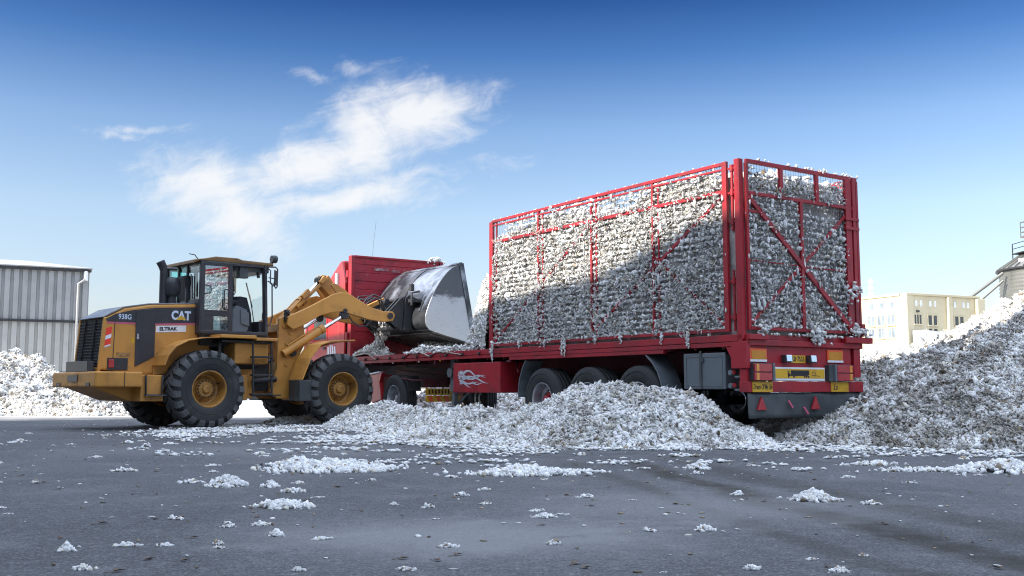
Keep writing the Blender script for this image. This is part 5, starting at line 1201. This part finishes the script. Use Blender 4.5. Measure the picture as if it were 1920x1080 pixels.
    # right side and top of the heap
    n = 2600; x = nrg.uniform(.2, 6.2, n); y = nrg.uniform(-1.15, 1.15, n); w = np.stack([x, y, topz(x, y) + nrg.normal(0, .04, n)], 1); sets.append(tufts(w, nrg.uniform(.04, .075, n), (1.4, .9, .8), 1, .06)); mi.append(1)
    n = 900; w = np.stack([nrg.uniform(.3, 6.3, n), np.full(n, -1.235), nrg.uniform(1.6, 3.8, n)], 1); sets.append(tufts(w, nrg.uniform(.03, .05, n), (1.3, .9, .9), 1, .06)); mi.append(1)
    # slope at the open front end, spilling on to the bed
    n = 30000; x = nrg.uniform(6.2, 10.1, n); y = nrg.uniform(-1.25, 1.15, n); z = topz(x, y); w = np.stack([x, y, np.maximum(z, 1.5) + nrg.normal(0, .03, n)], 1)
    sets.append(tufts(w[:18000], nrg.uniform(.016, .032, 18000), (1.7, .9, .7), 0, .06)); mi.append(1); sets.append(tufts(w[18000:], nrg.uniform(.020, .040, n - 18000), (1.3, 1, .9), 'w', .06)); mi.append(1)
    # tufts over the steep flanks of the open end as well
    n = 260000; x, y, z = nrg.uniform(6.3, 9.6, n), nrg.uniform(-1.22, 1.22, n), nrg.uniform(1.5, 3.3, n)
    k = np.abs(z - topz(x, y)) < .10; w = np.stack([x, y, z], 1)[k][:14000]; sets.append(tufts(w[::2], nrg.uniform(.016, .036, len(w[::2])), (1.5, .9, .8), 0, .05)); mi.append(1); sets.append(tufts(w[1::2], nrg.uniform(.02, .045, len(w[1::2])), (1.3, 1, .9), 'w', .05)); mi.append(1)
    o = big_mesh('cotton_load', sets, [COTTON_LOAD_CORE, COTTON], None, mi); o.location = TO; o.rotation_euler = (0, 0, TA)
    tag(o, 'raw cotton packed inside the red mesh cage and bulging through its wires', 'cotton load')
cotton_load()

def bed_heap(name, pts, slope, label, seed, x0, x1, y0, y1, size=.017):
    """heap lying on the flatbed (trailer axes)"""
    hf = ridge(pts, slope)
    o = pile(name, hf, x0, x1, y0, y1, .05, 4200, size, label, seed, .05, .05)
    o.location = (TO[0], TO[1], DK + .01); o.rotation_euler = (0, 0, TA); return o
bed_heap('cotton_heap', [(12.25, .85, .36), (11.7, 1.0, .27), (11.2, 1.08, .06)], .9, 'small heap of cotton on the flatbed in front of the red headboard', 61, 10.4, 12.55, .2, 1.26)
bed_heap('cotton_heap', [(9.9, 1.0, .05), (9.45, 1.02, .20), (9.1, 1.05, .17), (8.7, 1.08, .06), (8.35, 1.1, .13), (8.0, 1.12, .11), (7.3, 1.1, .05)], .8, 'low row of cotton along the bed edge under the bucket', 62, 7.0, 10.3, .4, 1.30)
bed_heap('cotton_heap', [(11.2, -.2, .42), (10.9, -.4, .42), (10.2, -.6, .15), (8.4, -.3, .22), (7.9, .3, .2)], .75, 'pale sunlit cotton heap on the bed beneath the tilted bucket', 63, 7.6, 12.5, -1.2, .6)

def snagged_cotton():
    n = 90; P = np.stack([nrg.normal(12.64, .03, n), nrg.normal(-1.12, .10, n), nrg.normal(4.0, .035, n)], 1)
    o = big_mesh('snagged_cotton', [tufts(P, nrg.uniform(.02, .045, n), (1.2, 1, .8), 0, .05)], COTTON); o.location = TO; o.rotation_euler = (0, 0, TA)
    tag(o, 'cotton tuft snagged on the top far corner of the red headboard', 'cotton')
snagged_cotton()
def falling_cotton():
    c, s = math.cos(LA + ART), math.sin(LA + ART); fx, fy = LO[0] + 0, LO[1]
    # hangs from the lower corner of the bucket, above the headboard heap
    top = Vector((world_from_trailer(11.55, .92)[0], world_from_trailer(11.55, .92)[1], 2.30)); sets = []
    n = 600; t = nrg.random(n) ** .8; w = .24 * (1 - t) + .05
    ax = Vector((math.cos(TA), math.sin(TA)))
    o = nrg.uniform(-1, 1, n) * w + .18 * t; q = nrg.normal(0, .05, n)
    P = np.stack([top.x + ax.x * o - ax.y * q, top.y + ax.y * o + ax.x * q, top.z + .06 * nrg.normal(size=n) - t * .62], 1)
    sets.append(tufts(P, nrg.uniform(.012, .030, n), (.8, .8, 1.6), 0, .05, rots=rot_z(n)))
    ob = big_mesh('falling_cotton', sets, COTTON); tag(ob, 'ragged beard of cotton hanging under the far end of the steel bucket', 'cotton')
    n = 9; P = np.stack([top.x + nrg.normal(0, .015, n) - ax.x * .22, top.y + nrg.normal(0, .015, n) - ax.y * .22, top.z - .60 - np.linspace(0, .14, n)], 1)
    ob = big_mesh('falling_tuft', [tufts(P, np.linspace(.03, .045, n), (.8, .8, 1.3), 1, 0)], COTTON); tag(ob, 'single loose tuft falling in front of the red headboard', 'cotton')
falling_cotton()

# heaps on the ground
Rp = [(-3.1, 21.0, .30), (-2.7, 20.0, .46), (-2.2, 19.2, .50), (-1.6, 18.3, .34), (-1.1, 17.5, .42), (-.65, 16.9, .46), (-.1, 16.4, .34), (.35, 15.9, .46), (.75, 15.4, .66), (1.15, 14.9, .84), (1.55, 14.55, .88), (1.95, 14.25, .82), (2.2, 14.1, .62), (2.45, 14.1, .46), (2.8, 14.25, .28), (3.0, 14.35, .16)]
def front_h(x, y):
    a = ridge(Rp, .52)(x, y)
    b = ridge([(2.55, 13.8, .46), (2.68, 13.8, .40), (3.0, 13.85, .24)], .7)(x, y)
    c = ridge([(-1.8, 17.9, .16), (-.6, 15.6, .18), (.9, 13.7, .14)], .16)(x, y)
    return np.maximum(np.maximum(a, b), c)
pile('cotton_pile', front_h, -4.9, 3.75, 12.3, 22.6, .05, 5600, .0155, 'long low heap of cotton on the asphalt against the trailer wheels', 71, .05, .14)
def right_h(x, y):
    a = ridge([(4.9, 15.6, .80), (5.5, 15.9, 1.08), (6.2, 16.0, 1.24), (6.6, 16.0, 1.38), (7.1, 16.0, 1.60), (8.1, 16.0, 1.84), (9.5, 16.2, 2.4), (11, 16.5, 2.9)], .62)(x, y)
    b = ridge([(4.5, 14.7, .35), (5.2, 14.5, .62), (6.2, 14.4, .80), (7.4, 14.4, 1.05), (9.0, 14.6, 1.4)], .5)(x, y)
    c = ridge([(4.45, 14.6, .20), (5.0, 13.7, .28), (6.0, 13.3, .42), (7.4, 13.1, .52), (9.0, 12.9, .65)], .40)(x, y)
    return np.maximum(np.maximum(a, b), c)
pile('cotton_pile', right_h, 3.7, 10.6, 11.3, 18.5, .05, 5400, .0160, 'huge shaded cotton heap behind the trailer at the right of the yard', 72, .07, .19, soil_shade=.375, floor_=.42)  # tone lowered in colour for the shade of trailer and sheds
def back_h(x, y):
    a = ridge([(6.6, 20.6, 1.25), (7.4, 21, 1.42), (8.2, 21, 1.60), (9.2, 21, 1.95), (10.1, 21, 2.32), (10.7, 21, 2.64), (12.5, 21.5, 3.5), (14, 22, 4.0)], .60)(x, y)
    b = ridge([(5.9, 18.2, .75), (4.6, 20.0, .80), (3.2, 22.2, .90), (1.6, 24.6, .92), (.3, 26.5, .95), (-1.6, 28.2, .95)], .5)(x, y)
    return np.maximum(a, b)
pile('cotton_pile', back_h, -3.5, 14.5, 17.2, 30, .09, 800, .034, 'bright sunlit cotton heap below the cream building', 73, .05, .16)
def left_h(x, y):
    a = ridge([(-21, 34.5, 2.0), (-18.6, 34.2, 2.02), (-16.9, 34.0, 1.95), (-15.8, 33.8, 1.6), (-15.2, 33.8, 1.15), (-14.3, 33.2, .95), (-12.6, 32.2, .62), (-10.9, 31.0, .38)], .55)(x, y)
    b = ridge([(-17.5, 30.8, 1.0), (-15.5, 30.6, .9), (-13.2, 30.0, .7), (-11.4, 29.0, .38)], .45)(x, y)
    return np.maximum(a, b)
pile('cotton_pile', left_h, -24, -9.6, 27.0, 37, .10, 1300, .027, 'sunlit cotton heap in front of the grey sheet metal shed', 74, .07, .34)
pile('cotton_pile', lambda x, y: ridge([(-4.9, 22.0, .14), (-4.3, 22.6, .18), (-3.9, 22.0, .16)], .3)(x, y), -6, -3, 21, 23.6, .06, 2500, .018, 'thin drift of cotton around the front wheels of the loader', 75, .12, .03)

# loose litter that nobody could count, densest along the front heap
def litter():
    n = 5200; x = nrg.uniform(-6.5, 6.5, n); y = nrg.uniform(9.5, 21.5, n)
    P = np.stack([x, y, np.zeros(n)], 1); h = front_h(x, y); h2 = right_h(x, y)
    edge = np.clip(1 - np.abs(np.maximum(h, h2)) / .9, 0, 1)
    f = fbm(P * np.array([.8, 1.0, 1]) + 31, 81, 4)
    band = np.exp(-((y - (15.6 - .62 * x)) / 1.6) ** 2) * (x < 2.2) + np.exp(-((y - 12.5) / .9) ** 2) * (x > 1.5) * .35
    m = nrg.random(n) < np.clip(band * 1.6 + edge ** 3 * .5, 0, 1) * np.clip((f - .40) * 7, 0.02, 1)
    P = P[m]; sets = []
    for k in range(11):
        sp = .11
        w = P + np.stack([nrg.normal(0, sp * 1.4, len(P)), nrg.normal(0, sp * .8, len(P)), nrg.uniform(.004, .022, len(P))], 1)
        sets.append(tufts(w, nrg.uniform(.014, .032, len(P)), (1.5, 1.1, .5), 0 if k % 4 else 'w', .05, flat=True, lo=.75))
    n = 1500; x = nrg.uniform(-10, 7, n); y = nrg.uniform(4.0, 24, n) ; w = np.stack([x, y, np.full(n, .003)], 1); sets.append(tufts(w, nrg.uniform(.006, .016, n), (1.6, 1, .4), 1, .45, flat=True))
    o = big_mesh('cotton_litter', sets, COTTON); tag(o, 'thin litter of white cotton strewn over the asphalt', 'cotton litter', kind='stuff')
litter()

# single clumps lying on the asphalt
def clump_mesh(name, n, lx, ly, lz, size, trash=.04):
    x = nrg.normal(0, lx * .42, n); y = nrg.normal(0, ly * .42, n); k = np.sqrt((x / lx) ** 2 + (y / ly) ** 2)
    z = np.maximum(0, 1 - k) * lz * nrg.uniform(.3, 1.0, n) + size * .35
    P = np.stack([x, y, z], 1); k = int(n * .8)
    o = big_mesh(name, [tufts(P[:k], size * np.clip(nrg.lognormal(0, .35, k), .5, 2.0), (1.35, 1, .7), 1, trash, lo=.78), tufts(P[k:] - [0, 0, size * .2], size * .9 * np.clip(nrg.lognormal(0, .3, n - k), .6, 1.8), (1.4, 1.2, .35), 'w', trash, lo=.75, flat=True)], COTTON); return o
def on_ground(px, py):
    a = (px - 960) / FPX; b = (540 - py) / FPX
    d = (a, math.cos(PITCH) - b * math.sin(PITCH), math.sin(PITCH) + b * math.cos(PITCH)); t = -CAMH / d[2]; return d[0] * t, d[1] * t
BIG = [  # place in the yard, number of tufts, half length, half depth, height, tuft size, label
    ((625, 880), 620, .58, .42, .10, .030, 'wide flat patch of cotton, largest on the open asphalt before the loader'),
    ((560, 872), 110, .26, .22, .09, .030, 'small lumpy cotton patch touching the left end of the widest patch'),
    ((985, 889), 330, .46, .26, .09, .028, 'flat cotton patch with a trailing right end before the long heap'),
    ((1085, 886), 60, .24, .05, .03, .020, 'thin strip of cotton trailing from the right end of a patch'),
    ((425, 911), 150, .15, .14, .10, .024, 'rounded cotton clump alone left of two small tufts'),
    ((508, 913), 34, .06, .06, .05, .020, 'small round cotton tuft right of the rounded clump'),
    ((548, 923), 32, .085, .05, .03, .018, 'low oval cotton tuft just behind the knobbly foreground clump'),
    ((530, 951), 150, .18, .13, .055, .022, 'knobbly flat cotton clump, widest one in the left foreground'),
    ((1525, 938), 190, .15, .12, .085, .020, 'greyish fluffy cotton clump alone on the dark wheel track'),
    ((1320, 995), 44, .05, .035, .035, .014, 'small cotton clump with a brown leaf at its right end'),
    ((1020, 970), 44, .07, .04, .025, .014, 'flat cotton tuft beside two tiny ones in the middle foreground'),
    ((517, 1005), 40, .032, .03, .045, .014, 'upright pointed white tuft in the left foreground'),
    ((490, 985), 34, .055, .025, .022, .012, 'short flat tuft lying behind the pointed tuft'),
    ((428, 988), 34, .035, .03, .03, .012, 'small pale tuft left of the short flat tuft'),
    ((125, 1033), 40, .035, .03, .035, .014, 'bluish white tuft near the lower left corner'),
    ((155, 1068), 36, .04, .022, .025, .010, 'slender tuft at the bottom edge near the left corner'),
    ((310, 1024), 30, .05, .015, .012, .009, 'thin sliver of cotton in the lower left foreground'),
    ((840, 1026), 36, .05, .02, .018, .010, 'thin oval tuft alone in the bottom middle'),
    ((1410, 1068), 40, .030, .02, .022, .010, 'dull grey tuft at the bottom edge right of the middle'),
    ((1570, 1072), 40, .045, .025, .018, .010, 'ring shaped tuft at the bottom edge on the right'),
    ((1308, 879), 56, .10, .09, .08, .024, 'small upright clump between the heap and the wheel track'),
    ((1383, 928), 24, .035, .03, .03, .014, 'tiny round tuft beside the dark wheel track'),
    ((1100, 933), 26, .06, .03, .025, .014, 'small oval tuft in the middle of the yard'),
    ((865, 930), 26, .05, .03, .03, .013, 'flat tuft leaning on a leaf left of the yard middle'),
    ((1885, 884), 260, .55, .30, .13, .030, 'broad cotton patch cut by the right edge of the picture'),
    ((1740, 884), 90, .55, .10, .03, .024, 'long thin cotton trail leading to the right edge patch'),
    ((1640, 872), 60, .32, .08, .04, .024, 'short broken cotton trail below the huge right heap'),
    ((1275, 843), 120, .34, .28, .09, .030, 'low cotton clump at the foot of the long heap, right end'),
    ((1420, 838), 110, .30, .26, .10, .030, 'cotton clump between the two heaps behind the trailer'),
    ((335, 818), 60, .42, .22, .05, .032, 'low cotton patch beside the loader rear wheel'),
    ((235, 884), 30, .12, .05, .03, .018, 'flat narrow tuft left of the loader wheels on open asphalt'),
]
for (pp, n, lx, ly, lz, sz, lab) in BIG:
    o = clump_mesh('cotton_clump', int(n * 3.2), lx, ly, lz * .8, sz * .62); x, y = on_ground(*pp); o.location = (x, y, 0); tag(o, lab, 'cotton clump', 'larger cotton clumps on the asphalt')
SMALL = []
for k in range(9):
    o = clump_mesh('cotton_tuft', 26 + 6 * k, .050 + .008 * (k % 4), .026 + .004 * (k % 3), .014 + .004 * (k % 3), .009 + .001 * (k % 3), .08); SMALL.append(o)
cnt = 0; tries = 0
while cnt < 180 and tries < 20000:
    tries += 1
    px, py = rnd.uniform(-10, 1930), rnd.uniform(0, 1); py = 800 + 280 * py ** 1.6
    x, y = on_ground(px, py)
    d = .95 if y > 13 else .5 if y > 9 else .22 if y > 6 else .10
    if 480 < px < 1000 and py < 860: d = 1.0
    if rnd.random() > d: continue
    if front_h(np.array([x]), np.array([y]))[0] > .02 or right_h(np.array([x]), np.array([y]))[0] > .02: continue
    if y > 17.5 and x < -2.6: 
        if y > 19: continue
    s = SMALL[cnt % 9]
    o = s if cnt < 9 else s.copy()
    if cnt >= 9: col.objects.link(o)
    k = rnd.uniform(.35, 1.15) * (.40 + .055 * min(y, 14)); o.location = (x, y, 0); o.rotation_euler = (0, 0, rnd.uniform(-.7, .7) + (math.pi if rnd.random() < .5 else 0)); o.scale = (k * rnd.uniform(.8, 1.5), k, k * rnd.uniform(.6, 1.2))
    tag(o, 'tiny white cotton tuft lying loose on the grey asphalt', 'cotton tuft', 'tiny cotton tufts on the asphalt'); cnt += 1
# dry leaves and husks
def leaf_mesh():
    m = MB(); m.add([(-.03, 0, .004), (0, .012, .010), (.035, .002, .006), (.004, -.012, .012)], [(0, 3, 2, 1)], True); m.add([(-.02, .01, .003), (.0, .02, .012), (.02, .008, .004)], [(0, 2, 1)]); m.tube([(-.03, 0, .004), (-.05, .004, .002)], .0015, 4); return m
LEAF = surf('dry_leaf', (.10, .065, .04), (.17, .10, .06), 30, .8)
l0 = None
for k in range(40):
    px, py = rnd.uniform(0, 1920), rnd.uniform(870, 1075); x, y = on_ground(px, py)
    if l0 is None: l0 = leaf_mesh().build('dry_leaf', LEAF, None, fixn=False); o = l0
    else: o = l0.copy(); col.objects.link(o)
    q = rnd.uniform(.6, 1.3); o.location = (x, y, .001); o.rotation_euler = (0, 0, rnd.uniform(0, 6.28)); o.scale = (q, q, q)
    tag(o, 'small brown dry husk lying flat on the grey asphalt', 'leaf', 'dry husks on the asphalt')
